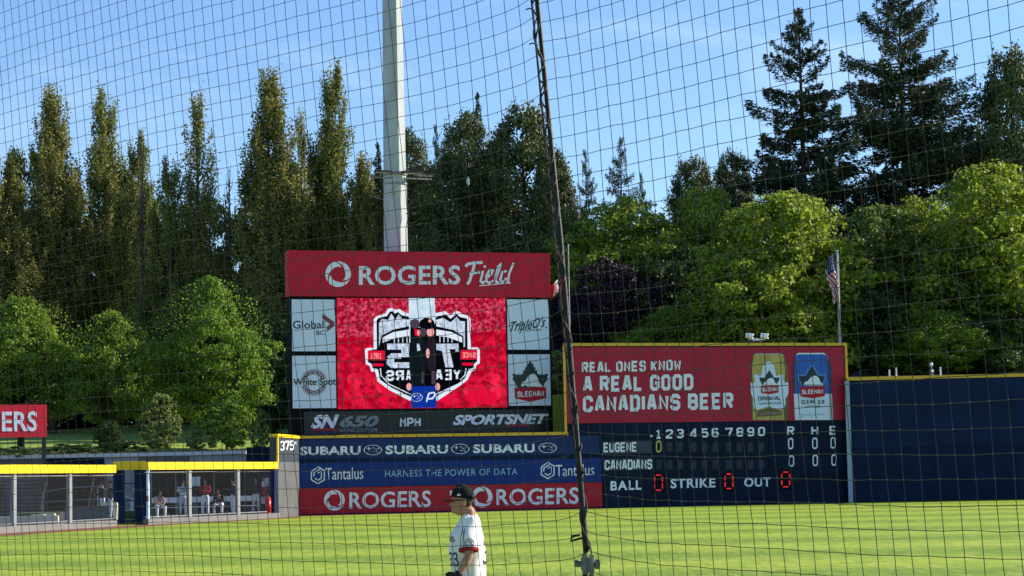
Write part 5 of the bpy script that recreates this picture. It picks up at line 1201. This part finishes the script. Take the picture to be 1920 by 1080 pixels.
def joints(kind):
    # local frame: x lateral (left = -x seen from behind... person's right = +x), y forward, z up
    J = dict(pel=V((0, 0, .95)), wst=V((0, 0, 1.06)), chs=V((0, .01, 1.28)), nck=V((0, 0, 1.50)), hd=V((0, .025, 1.655)))
    for s, n in ((-1, 'l'), (1, 'r')):
        J['sh' + n] = V((s * .185, 0, 1.43)); J['el' + n] = V((s * .24, -.01, 1.15)); J['wr' + n] = V((s * .25, .07, .92)); J['hn' + n] = V((s * .245, .10, .83))
        J['hp' + n] = V((s * .095, 0, .93)); J['kn' + n] = V((s * .12, .02, .50)); J['an' + n] = V((s * .13, -.02, .09)); J['to' + n] = V((s * .15, .15, .035))
    if kind == 'crossed':
        for s, n in ((-1, 'l'), (1, 'r')): J['el' + n] = V((s * .27, .06, 1.16)); J['wr' + n] = V((s * .02, .24, 1.20)); J['hn' + n] = V((-s * .08, .22, 1.21))
    if kind == 'hips':
        for s, n in ((-1, 'l'), (1, 'r')): J['el' + n] = V((s * .38, -.08, 1.2)); J['wr' + n] = V((s * .22, .06, 1.04)); J['hn' + n] = V((s * .15, .12, 1.0))
    if kind == 'point':
        J['elr'] = V((.42, .14, 1.36)); J['wrr'] = V((.64, .26, 1.33)); J['hnr'] = V((.73, .3, 1.33))
        J['ell'] = V((-.22, .14, 1.2)); J['wrl'] = V((-.1, .3, 1.12)); J['hnl'] = V((-.04, .34, 1.12))
    if kind == 'sit':
        for k in ('pel', 'wst', 'chs', 'nck', 'hd', 'shl', 'shr'): J[k] = J[k] + V((0, 0, -.42))
        J['chs'] += V((0, .10, -.02)); J['nck'] += V((0, .24, -.06)); J['hd'] += V((0, .33, -.08))
        for s, n in ((-1, 'l'), (1, 'r')):
            J['sh' + n] += V((0, .2, -.05)); J['el' + n] = V((s * .25, .30, .70)); J['wr' + n] = V((s * .1, .5, .62)); J['hn' + n] = V((s * .03, .56, .58))
            J['hp' + n] = V((s * .1, 0, .51)); J['kn' + n] = V((s * .2, .45, .50)); J['an' + n] = V((s * .2, .45, .09)); J['to' + n] = V((s * .22, .62, .035))
    if kind == 'step':
        J['knl'] = V((-.1, .22, .54)); J['anl'] = V((-.11, .18, .12)); J['tol'] = V((-.12, .34, .05)); J['knr'] = V((.1, -.03, .5)); J['anr'] = V((.11, -.22, .1)); J['tor'] = V((.12, -.06, .035))
        for n, s in (('l', -1), ('r', 1)): J['el' + n] = V((s * .26, -.04 * s, 1.17)); J['wr' + n] = V((s * .24, .2, 1.05)); J['hn' + n] = V((s * .2, .28, 1.03))
    if kind == 'player':
        J['hd'] = V((0, .045, 1.652)); J['nck'] = V((0, -.012, 1.562)); J['shl'].z = J['shr'].z = 1.462; J['ell'] = V((-.265, .0, 1.175)); J['wrl'] = V((-.285, .10, 1.015)); J['hnl'] = V((-.255, .175, .975))
        J['elr'] = V((.24, -.02, 1.15)); J['wrr'] = V((.22, .12, .95)); J['hnr'] = V((.2, .17, .88))
        J['knl'] = V((-.12, .05, .50)); J['anr'] = V((.15, -.1, .09)); J['tor'] = V((.17, .07, .035))
    return J
def add_hand(mb, J, n, big=1.0):
    w_, h = J['wr' + n], J['hn' + n]; d = (h - w_).normalized(); side = d.cross(V((1, 0, 0)) if abs(d.x) < .8 else V((0, 1, 0))).normalized(); nn = d.cross(side)
    loftz(mb, [w_, w_ + d * .04, w_ + d * .09, w_ + d * .10], [(.026, .018), (.040, .017), (.042, .016), (.03, .012)], 10, side)
    for k in range(4):
        b = w_ + d * .085 + side * (-.032 + .021 * k); ln = (.07, .082, .076, .058)[k]
        p1 = b + d * ln * .5 + nn * .004; p2 = p1 + (d * .8 + nn * .5).normalized() * ln * .32; p3 = p2 + (d * .5 + nn * .85).normalized() * ln * .3
        loftz(mb, [b, p1, p2, p3], [(.0105, .0105), (.0098, .0098), (.009, .009), (.007, .007)], 7, side)
    b = w_ + d * .02 + side * -.028; p1 = b + (d + side * -.75).normalized() * .045; p2 = p1 + (d + nn * .4).normalized() * .035
    loftz(mb, [b, p1, p2], [(.013, .013), (.0115, .0115), (.008, .008)], 7, side)
def person(loc, rz, kind, cols, label, H=1.83, vox=.014, cap=True, jacket=False, number=None, main=False, group='players in the bullpen'):
    J = joints(kind); S = H / 1.83
    t = empty('person', loc, rz, label, 'person', group); t.scale = (S, S, S)
    mb = MB(); hd = J['hd']
    # head
    loftz(mb, [hd + V((0, .005, -.115)), hd + V((0, .012, -.095)), hd + V((0, .012, -.05)), hd + V((0, .004, 0)), hd + V((0, -.002, .05)), hd + V((0, -.004, .09)), hd + V((0, -.004, .112))],
          [(.03, .035), (.047, .062), (.062, .082), (.072, .092), (.074, .095), (.058, .075), (.02, .03)], 16)
    loftz(mb, [hd + V((0, .075, -.105)), hd + V((0, .085, -.088)), hd + V((0, .083, -.07))], [(.016, .012), (.024, .017), (.018, .012)], 8)
    loftz(mb, [hd + V((0, .09, .012)), hd + V((0, .104, -.015)), hd + V((0, .108, -.03)), hd + V((0, .096, -.038))], [(.008, .008), (.011, .012), (.014, .014), (.01, .008)], 8)
    loftz(mb, [hd + V((0, .088, -.062)), hd + V((0, .093, -.055)), hd + V((0, .088, -.048))], [(.02, .007), (.024, .008), (.018, .006)], 8)
    for s in (-1, 1): loftz(mb, [hd + V((s * .073, -.012, -.038)), hd + V((s * .08, -.014, -.02)), hd + V((s * .083, -.018, .002)), hd + V((s * .078, -.02, .018))], [(.006, .008), (.007, .015), (.008, .018), (.005, .01)], 8)
    loftz(mb, [J['nck'] + V((0, -.01, -.08)), J['nck'], hd + V((0, -.018, -.06))], [(.075, .07), (.056, .058), (.054, .058)], 12)
    # trunk and limbs
    loftz(mb, [J['pel'] + V((0, 0, -.08)), J['pel'], J['wst'], J['chs'], J['nck'] + V((0, 0, -.09)), J['nck'] + V((0, 0, -.02))], [(.12, .09), (.155, .11), (.135, .10), (.165, .115), (.12, .085), (.06, .055)], 16)
    for n in 'lr':
        loftz(mb, [J['chs'] * .5 + J['sh' + n] * .5, J['sh' + n], (J['sh' + n] * .6 + J['el' + n] * .4), J['el' + n], J['el' + n] * .7 + J['wr' + n] * .3, J['wr' + n]], [(.06, .06), (.062, .062), (.050, .050), (.040, .040), (.043, .043), (.028, .024)], 10)
        add_hand(mb, J, n)
        loftz(mb, [J['hp' + n], J['hp' + n] * .6 + J['kn' + n] * .4, J['kn' + n], J['kn' + n] * .65 + J['an' + n] * .35, J['an' + n]], [(.09, .095), (.078, .082), (.056, .058), (.055, .06), (.036, .038)], 12)
        loftz(mb, [J['an' + n] + V((0, -.03, -.03)), J['an' + n] * .5 + J['to' + n] * .5, J['to' + n]], [(.035, .04), (.04, .03), (.03, .02)], 8)
    fuse(mb, 'body', cols['skin'], t, vox * .8 if main else vox)
    # jersey
    mb = MB(); pu = .018
    loftz(mb, [J['pel'] + V((0, 0, -.0)), J['wst'], J['chs'] + V((0, 0, -.06)), J['chs'] + V((0, 0, .06)), J['nck'] + V((0, -.01, -.085)), J['nck'] + V((0, -.015, -.02))], [(.175, .145), (.175, .150), (.19, .158), (.19, .148), (.135, .098), (.066, .062)] if main else [(.168, .125), (.158, .122), (.18, .132), (.185, .135), (.13, .10), (.066, .062)], 20)
    for n in 'lr':
        e = J['el' + n] if (jacket) else J['sh' + n] * .22 + J['el' + n] * .78
        if jacket:
            loftz(mb, [J['chs'] * .5 + J['sh' + n] * .5, J['sh' + n], J['sh' + n] * .5 + J['el' + n] * .5, J['el' + n], J['el' + n] * .5 + J['wr' + n] * .5, J['wr' + n]], [(.08, .08), (.078, .078), (.066, .066), (.058, .058), (.052, .052), (.038, .038)], 12)
        else:
            loftz(mb, [J['chs'] * .5 + J['sh' + n] * .5, J['sh' + n], J['sh' + n] * .5 + J['el' + n] * .5, e], [(.08, .08), (.08, .08), (.076, .082), (.072, .086)], 14)
    js = fuse(mb, 'jacket' if jacket else 'jersey', cols['top'], t, vox, 5)
    if main:
        for v in js.data.vertices:
            c = v.co; k = noise.noise(V((c.x * 6 + c.z * 4, c.y * 9, c.z * 5 + c.y * 7))) + .5 * noise.noise(V((c.x * 15, c.y * 18 + c.z * 12, c.z * 13)))
            v.co = c + v.normal * (.016 * k)
    # trousers
    mb = MB()
    loftz(mb, [J['pel'] + V((0, 0, -.10)), J['pel'] + V((0, 0, .0)), J['pel'] + V((0, 0, .085))], [(.15, .12), (.172, .130), (.158, .122)], 18)
    for n in 'lr':
        loftz(mb, [J['hp' + n] + V((0, 0, .02)), J['hp' + n] * .6 + J['kn' + n] * .4, J['kn' + n], J['kn' + n] * .5 + J['an' + n] * .5, J['an' + n] + V((0, 0, .02))], [(.10, .115), (.10, .105), (.078, .082), (.072, .078), (.062, .066)], 14)
    fuse(mb, 'trousers', cols['pants'], t, vox, 4)
    MB_ = MB(); loftz(MB_, [J['pel'] + V((0, 0, .075)), J['pel'] + V((0, 0, .11))], [(.166, .130), (.162, .128)], 20); MB_.build('belt', M_['black'], t)
    for n in 'lr':
        mb = MB(); a, b = J['an' + n], J['to' + n]; f = (b - a); f.z = 0; f.normalize()
        loftz(mb, [V((a.x, a.y, b.z + .005)) - f * .065, V((a.x, a.y, b.z + .02)), b * .5 + V((a.x, a.y, b.z)) * .5 + V((0, 0, .01)), b + f * .03], [(.035, .035), (.042, .055), (.048, .040), (.036, .022)], 12)
        loftz(mb, [V((a.x, a.y, b.z + .01)), V((a.x, a.y, a.z + .04))], [(.044, .05), (.045, .048)], 10)
        fuse(mb, 'shoe', cols['shoe'], t, .014, 2)
    # hair, cap
    mb = MB(); loftz(mb, [hd + V((0, -.035, -.065)), hd + V((0, -.03, -.03)), hd + V((0, -.026, .02)), hd + V((0, -.01, .07)), hd + V((0, -.006, .11))], [(.045, .038), (.062, .056), (.074, .070), (.074, .085), (.05, .06)], 14)
    fuse(mb, 'hair', cols['hair'], t, .012, 2)
    if cap:
        mb = MB(); c0 = hd + V((0, -.002, .03)); rings = 7
        pts = [c0 + V((0, -.004 * k, .115 * math.sin(k / 6 * math.pi / 2))) for k in range(rings)]
        rd = [(.086 * math.cos(k / 6 * math.pi / 2 * .93), .108 * math.cos(k / 6 * math.pi / 2 * .93)) for k in range(rings)]
        loftz(mb, pts, rd, 20); cp = mb.build('cap', cols['cap'], t, True)
        mb = MB(); up = []; n_ = 10
        for k in range(n_ + 1):
            a = math.pi * k / n_; up.append((math.cos(a) * .078, .085 + math.sin(a) * .085, .035 - .012 * math.sin(a) - .018 * abs(math.cos(a))))
        up = [tuple(V(p) + hd) for p in up]; lo = [(p[0], p[1], p[2] - (.014 if main else .006)) for p in up]; mb.poly(up); mb.poly(lo[::-1])
        for k in range(n_): mb.poly([up[k + 1], up[k], lo[k], lo[k + 1]])
        mb.build('brim', cols.get('brim', cols['cap']), cp)
        ell(mbb := MB(), c0 + V((0, -.02, .118)), .008, .008, .005, 8, 5); mbb.build('button', cols['cap'], cp)
        q = hd + V((0, .104, .075)); MB().box(q.x - .022, q.x + .022, q.y - .015, q.y + .004, q.z - .02, q.z + .022).build('cap_badge', M_['white'], cp)
    return t, js, J
def decal(name, polys, m, js, parent, origin, right, up, lift=.006, sub=2):
    """wrap flat print on a garment: polys in metres (x right, y up) thrown at the surface"""
    bm = bmesh.new()
    for k, p in polys:
        try: bm.faces.new([bm.verts.new((a, b, 0.0015 * k)) for a, b in p])
        except ValueError: pass
    bmesh.ops.subdivide_edges(bm, edges=bm.edges, cuts=sub, use_grid_fill=True)
    bv = BVHTree.FromPolygons([v.co[:] for v in js.data.vertices], [p.vertices[:] for p in js.data.polygons])
    right = V(right).normalized(); up = V(up).normalized(); inn = up.cross(right).normalized()
    kill = []
    for v in bm.verts:
        k = v.co.z; p = V(origin) + right * v.co.x + up * v.co.y; h = bv.ray_cast(p, inn)
        if h[0] is None: kill.append(v)
        else: v.co = h[0] - inn * (lift + k)
    bmesh.ops.delete(bm, geom=kill, context='VERTS')
    me = bpy.data.meshes.new(name); bm.to_mesh(me); bm.free(); me.materials.append(m); return link(name, me, parent)
def bm_(s, w_, h, t=1.0, gap=.7): return [(k, [(x, -y) for x, y in q]) for k, q in block(s, 0, w_, 0, 0, h, t, gap)]
skin = mat('skin', (.36, .18, .115), .5, .06, 6); skin2 = mat('skin_deep', (.17, .085, .055), .5, .06, 6)
cloth = lambda n, c, v=.06: mat(n, c, .85, v, 5, bump=.15, spec=.12)
cw, cg, cd, cr_, cl = cloth('jersey_white', (.74, .73, .74)), cloth('trouser_grey', (.42, .45, .52)), cloth('jacket_black', (.012, .013, .018)), cloth('shirt_red', (.30, .015, .02)), cloth('trouser_pale', (.62, .66, .75))
capm = cloth('cap_black', (.010, .010, .012)); hair = mat('hair_dark', (.02, .014, .01), .8, .2, 60)
base = dict(skin=skin, top=cw, pants=cl, shoe=M_['black'], hair=hair, cap=capm)
# the fielder in front
DP = 19.4; loc = (colx(879, DP, 1.0), DP, 0)
brim = cloth('brim_dark_red', (.10, .012, .016))
t, js, J = person(loc, R(92), 'player', dict(base, pants=cw, brim=brim, shoe=M_['white']), 'fielder in white jersey and black cap standing in profile in front of the net', H=1.83, vox=.011, main=True, group=None)
hd = J['hd']; glass = MB()
for s in (-1, 1):
    glass.box(s * .045 - .026, s * .045 + .026, hd.y + .083, hd.y + .094, hd.z - .006, hd.z + .022); glass.bar((s * .071, hd.y + .09, hd.z + .014), (s * .083, hd.y - .01, hd.z + .012), .0045, seg=5)
glass.box(-.02, .02, hd.y + .09, hd.y + .097, hd.z + .008, hd.z + .016); glass.build('sunglasses', M_['glassdark'], t)
# cuffs, glove, marks
for n in 'lr':
    a = J['sh' + n] * .24 + J['el' + n] * .76; b = J['sh' + n] * .16 + J['el' + n] * .84
    mb = MB(); loftz(mb, [a, b], [(.074, .088), (.073, .087)], 20); mb.build('sleeve_cuff', cr_, t)
    mb = MB(); w_ = J['wr' + n]; d = (w_ - J['el' + n]).normalized(); loftz(mb, [w_ - d * .03, w_ + d * .02], [(.036, .033), (.036, .032)], 14); add_hand(mb, {'wr' + n: w_ + d * .004, 'hn' + n: J['hn' + n]}, n)
    me = fuse(mb, 'batting_glove', M_['rope'], t, .008, 1); me.data.name = 'batting_glove'
    # puff the glove slightly over the hand
    for v in me.data.vertices: v.co += v.normal * .006
ink = M_['ink']
decal('sleeve_patch', [(0, [(-x_ , y_) for x_, y_ in [( .036 * math.cos(q) , .036 * math.sin(q)) for q in [2 * math.pi * k / 14 for k in range(14)]]][::-1])], M_['white'], js, t, (-.6, -.01, 1.295), (0, -1, 0), (0, 0, 1), .004)
decal('sleeve_patch', [(k, [(x, -y) for x, y in q]) for k, q in ring(0, 0, .040, .007, n=16) + lines([[(-.02, -.005), (-.004, -.022), (.018, -.012), (.02, .012), (0, .024), (-.02, .012)], [(-.008, 0), (.012, 0)]], .006)], ink, js, t, (-.6, -.01, 1.295), (0, -1, 0), (0, 0, 1), .007)
o_r = V((-.62, .70, 0)).normalized()   # direction towards the front-left of the chest
rt = V((-o_r.y, o_r.x, 0)) * -1
rt = V((0, 0, 1)).cross(o_r) * 1
decal('front_number', [(k, [(x - .085, y) for x, y in q]) for k, q in bm_('33', .14, .12, .8)], ink, js, t, V((0, 0, 1.09)) + o_r * .6 + rt * -.0, rt, (0, 0, 1), .007)
decal('chest_script', [(k, [(x - .13, y) for x, y in q]) for k, q in bm_('CANADIANS', .26, .05, .9)], cr_, js, t, V((0, 0, 1.30)) + V((0, .6, 0)), V((-1, 0, 0)), (0, 0, 1), .006)
decal('back_number', [(k, [(x - .09, y) for x, y in q]) for k, q in bm_('33', .18, .20, .7)], ink, js, t, V((0, -.6, 1.10)), V((1, 0, 0)), (0, 0, 1), .006)
decal('shoulder_stripe', lines([[(-.045, -.19), (-.052, -.1), (-.03, .0)], [(-.066, -.19), (-.075, -.1), (-.05, .0)]], .005), ink, js, t, (-.6, 0, 1.42), (0, -1, 0), (0, 0, 1), .006)
mbb = MB(); q = hd + V((-.0865, .03, .055)); mbb.box(q.x - .002, q.x + .002, q.y - .014, q.y + .014, q.z - .004, q.z + .012); mbb.build('cap_mark', M_['white'], t)
mbb = MB(); q = hd + V((-.055, -.092, .045)); mbb.box(q.x - .014, q.x + .014, q.y - .003, q.y + .004, q.z - .012, q.z + .014); mbb.build('cap_mark', M_['white'], t)

def pp(px, D, rz, kind, cols, label, H=1.88, z=KZ, **k): return person(tuple(place(px, D, z)), R(rz), kind, cols, label, H=H, vox=.024, **k)
capl = cloth('cap_light_front', (.02, .02, .03))
pp(207, 103.2, -78, 'down', dict(base, top=cd, pants=cg), 'man in black jacket and cap facing right beside the gate', jacket=True)
pp(192, 105.4, 95, 'point', dict(base, top=cd, pants=cl), 'man in dark top pointing left behind the man in the black jacket', jacket=True)
pp(258, 107.5, 60, 'step', dict(base, top=cloth('jersey_blue_white', (.50, .56, .72)), pants=cl, shoe=M_['white']), 'player in pale jersey stepping through the shaded gateway', z=KZ)
pp(296, 108.6, -150, 'sit', dict(base, skin=skin, top=cloth('jersey_pink', (.52, .40, .40)), pants=cl, shoe=M_['white']), 'player in light uniform crouched on a seat just right of the gate', cap=False)
t28, j28, J28 = pp(343, 110.0, 4, 'crossed', dict(base, top=cl, pants=cg), 'player seen from behind with 28 on the white jersey')
decal('back_number', [(k, [(x - .15, y) for x, y in q]) for k, q in bm_('28', .30, .25, .95)], ink, j28, t28, V((0, -.6, 1.17)), V((1, 0, 0)), (0, 0, 1), .012, 1)
pp(385, 110.6, 178, 'crossed', dict(base, top=cr_, pants=cl), 'man in red shirt with folded arms facing the field', jacket=True, H=1.9)
pp(413, 113.6, 172, 'sit', dict(base, top=cd, pants=cl), 'player in dark top leaning forward on the right bench', jacket=True, cap=False)
pp(438, 113.0, 120, 'down', dict(base, top=cd, pants=cl), 'player in dark top half hidden by the right fence post', jacket=True)
pp(480, 115.0, 175, 'hips', dict(base, top=cd, pants=cl), 'player in dark top standing left of the cooler rack', jacket=True)

# ------------------------------------------------------------ protective net
CELL = .0444
A0 = V((colx(0, 6.6, CAM_H), 6.6)); A1 = V((colx(1088, 4.75, CAM_H), 4.75)); A2 = V((colx(1850, 3.72, CAM_H), 3.72))
dl = (A1 - A0); nl = dl.length; dl = dl / nl; drr = (A2 - A1); nr = drr.length; drr = drr / nr
def base_pt(s):      # s metres along the net, 0 at the cable
    if s <= 0: return A1 + dl * s
    return A1 + drr * s
rgn = random.Random(3); NZ0, NZ1 = -20, 52        # rows below / above eye level
def lean(s): return .115 + (.155 - .115) * min(1.2, -s / nl) if s < 0 else .108 + (.085 - .108) * min(1.2, s / nr)
rows = {}
for j in range(NZ0, NZ1): rows[j] = (rgn.uniform(-.2, .2), rgn.uniform(0, 6.28), rgn.uniform(0, 6.28))
def npt(i, j, panel_):
    s = i * CELL; tz = j * CELL
    ph = rows[j]; sag = .004 * math.sin(s * 3.1 + ph[1] * .1) + .0014 * math.sin(s * 9 + ph[2] * .5) + rgn.uniform(-.0012, .0012)
    jx = .0022 * math.sin(j * .38 + i * .21) + .0011 * math.sin(j * .9 + i * 1.3) + rgn.uniform(-.0007, .0007)
    b = base_pt(s - lean(s) * tz + jx); low = max(0, min(1, .35 - tz * .6))
    bump = (.016 + .012 * low) * math.exp(-abs(s) / .12) if s < 0 else (.006 + .055 * low) * math.exp(-abs(s) / .20)
    dz = bump + sag - (.02 * max(0, -s / nl) * 0)
    dep = .008 * math.sin(s * 2.2 + tz * 1.4) * min(1, abs(s) * 3)
    return V((b.x, b.y + dep, CAM_H + tz + dz - .016))
def cpt(z): b = base_pt(-lean(0) * (z - CAM_H)); return V((b.x, b.y, z))
t = empty('safety_net', (A1.x, A1.y, 0), 0, 'black knotted backstop net hanging across the whole view', 'net')
org = V((A1.x, A1.y, 0)); iL = -int((nl + 3.0) / CELL); iR = int((nr + 3.2) / CELL); cnt = 0
for side, rng_ in (('left', range(iL, 0)), ('right', range(1, iR))):
    idx = list(rng_); grid = {(i, j): npt(i, j, side) - org for i in idx for j in range(NZ0, NZ1)}
    edge = 0; mb = MB(); rT = .00082
    for i in idx: mb.path([grid[(i, j)] for j in range(NZ0, NZ1)], rT, 3)
    hm = MB()
    for j in range(NZ0, NZ1):
        pts = [grid[(i, j)] for i in idx]
        low_ = max(0, min(1, .35 - j * CELL * .6)); zc_ = CAM_H + j * CELL - .016 + ((.026 + .014 * low_) if side == 'left' else (.008 + .060 * low_))
        e = cpt(zc_) - org
        pts = pts + [e] if side == 'left' else [e] + pts
        hm.path(pts, rT, 3)
    kn = MB()
    for (i, j), p in grid.items():
        r = .0019; n_ = len(kn.v); kn.v += [tuple(p + V(q) * r) for q in ((1, 0, 0), (0, 1, 0), (-1, 0, 0), (0, -1, 0), (0, 0, 1.2), (0, 0, -1.2))]
        for a, b in ((0, 1), (1, 2), (2, 3), (3, 0)): kn.f += [(n_ + a, n_ + b, n_ + 4), (n_ + b, n_ + a, n_ + 5)]; kn.m += [0, 0]
    for nm, q in (('vertical_twine', mb), ('horizontal_twine', hm), ('knots', kn)): q.build(nm, M_['twine'], t)['kind'] = 'stuff'
# the cable laced into the net
top, bot = cpt(CAM_H + NZ1 * CELL), cpt(CAM_H + NZ0 * CELL)
t = empty('net_cable', bot, 0, 'thick dark leaning steel cable laced with rope that divides the net', 'cable')
n = 120; cab = [cpt(bot.z + (top.z - bot.z) * i / n) - bot for i in range(n + 1)]
MB().path(cab, [.0066 + .0012 * (1 - i / n) + .0003 * math.sin(i) for i in range(n + 1)], 10).build('steel_cable', M_['steel'], t, True)
rp = MB(); N2 = 1500; Lz = top.z - bot.z
pts = []
for i in range(N2 + 1):
    z = bot.z + Lz * i / N2; c_ = cpt(z) - bot; a = z * 88 + 1.2 * math.sin(z * 30); off = .0085 + .001 * math.sin(z * 53); pts.append(c_ + V((math.cos(a) * off * .8 + .0015, math.sin(a) * off, 0)))
rp.path(pts, .0021, 5); rp.build('lacing_rope', M_['rope'], t, True)
pts = []
for i in range(900):
    z = bot.z + Lz * i / 900; c_ = cpt(z) - bot; a = -z * 41; pts.append(c_ + V((math.cos(a) * .0092 + .001, math.sin(a) * .0092, 0)))
MB().path(pts, .0015, 4).build('lacing_rope', mat('rope_worn', (.07, .065, .06), .8, .3, 60), t)
MB().path([p + V((-.0050, -.0045, 0)) for p in cab], .0028, 6).build('edge_tape', mat('edge_tape', (.030, .024, .021), .8, .3, 40, stretch=(1, 1, .2)), t)
def cz(py): 
    # height on the cable for a pixel row
    lo, hi = .3, 5.0
    for _ in range(40):
        m = (lo + hi) / 2
        if proj(cpt(m))[1] > py: lo = m
        else: hi = m
    return lo
def clip_(py, kind):
    c0_ = cpt(cz(py)) - bot; c_ = V((0, 0, 0)); n0 = len(t.children)
    _clip(c_, kind)
    for o in t.children[n0:]: o.location = c0_; o.scale = (.78, .78, .78)
def _clip(c_, kind):
    if kind == 'shackle':
        MB().box(c_.x - .012, c_.x + .028, c_.y - .014, c_.y + .01, c_.z - .008, c_.z + .008).bar(c_ + V((.024, -.004, -.012)), c_ + V((.024, -.004, .014)), .006, seg=8).build('cable_clip', M_['steel'], t)
    elif kind == 'clamp':
        MB().box(c_.x - .016, c_.x + .02, c_.y - .016, c_.y + .012, c_.z - .009, c_.z + .009).bar(c_ + V((-.02, -.008, 0)), c_ + V((.034, -.008, 0)), .006, seg=8).bar(c_ + V((.024, -.010, 0)), c_ + V((.038, -.010, 0)), .0115, seg=6).build('cable_clip', M_['steel'], t)
    else:
        b = MB(); b.box(c_.x - .018, c_.x + .018, c_.y - .022, c_.y + .012, c_.z - .016, c_.z + .018).bar(c_ + V((-.034, -.010, .002)), c_ + V((.034, -.010, -.002)), .0085, seg=8).bar(c_ + V((.020, -.012, 0)), c_ + V((.033, -.012, 0)), .015, seg=6).bar(c_ + V((-.037, -.012, .003)), c_ + V((-.026, -.012, .003)), .011, seg=6)
        b.bar(c_ + V((-.008, -.022, -.026)), c_ + V((-.008, -.022, .03)), .008, seg=8).bar(c_ + V((.010, -.02, -.03)), c_ + V((.012, -.02, .026)), .007, seg=8); b.build('turnbuckle_head', M_['fitting'], t)
        MB().bar(c_ + V((-.010, -.012, -.02)), c_ + V((-.008, -.012, -.16)), .0055, seg=8).bar(c_ + V((.012, -.012, -.02)), c_ + V((.014, -.012, -.16)), .0055, seg=8).build('turnbuckle_rods', M_['steel'], t)
clip_(157, 'shackle'); clip_(574, 'shackle'); clip_(1034, 'clamp'); clip_(1058, 'fitting')
c_ = cpt(cz(1010)) - bot
MB().path([c_ + V((-.006, -.01, .002)), c_ + V((-.02, -.012, -.001)), c_ + V((-.032, -.012, -.004)), c_ + V((-.030, -.012, .006)), c_ + V((-.012, -.012, .008))], .0028, 5).build('zip_tie', M_['rope'], t)
for py in (20, 85, 300):
    c_ = cpt(cz(py)) - bot; MB().path([c_, c_ + V((-.012, -.008, .004)), c_ + V((-.02, -.008, .001))], .0016, 4).build('rope_end', M_['rope'], t)
# scrap caught in the net
p = V((colx(878, 5.05, 2.5), 5.05, zat(878, 338, 5.05)))
o = MB().poly([(0, 0, .012), (.006, .002, .004), (.003, -.002, -.01), (-.004, 0, -.012), (-.006, .003, 0)]).poly([(.002, .001, -.004), (.007, -.002, -.012), (.001, 0, -.018), (-.003, .002, -.01)]).poly([(0, .003, .01), (-.005, .006, -.002), (0, .004, -.013), (.006, .004, 0)]).build('paper_scrap', M_['white']); o.location = p; o.scale = (.7, .7, .7)
tag(o, 'tiny crumpled white scrap caught in the net right of the light pole', 'scrap')
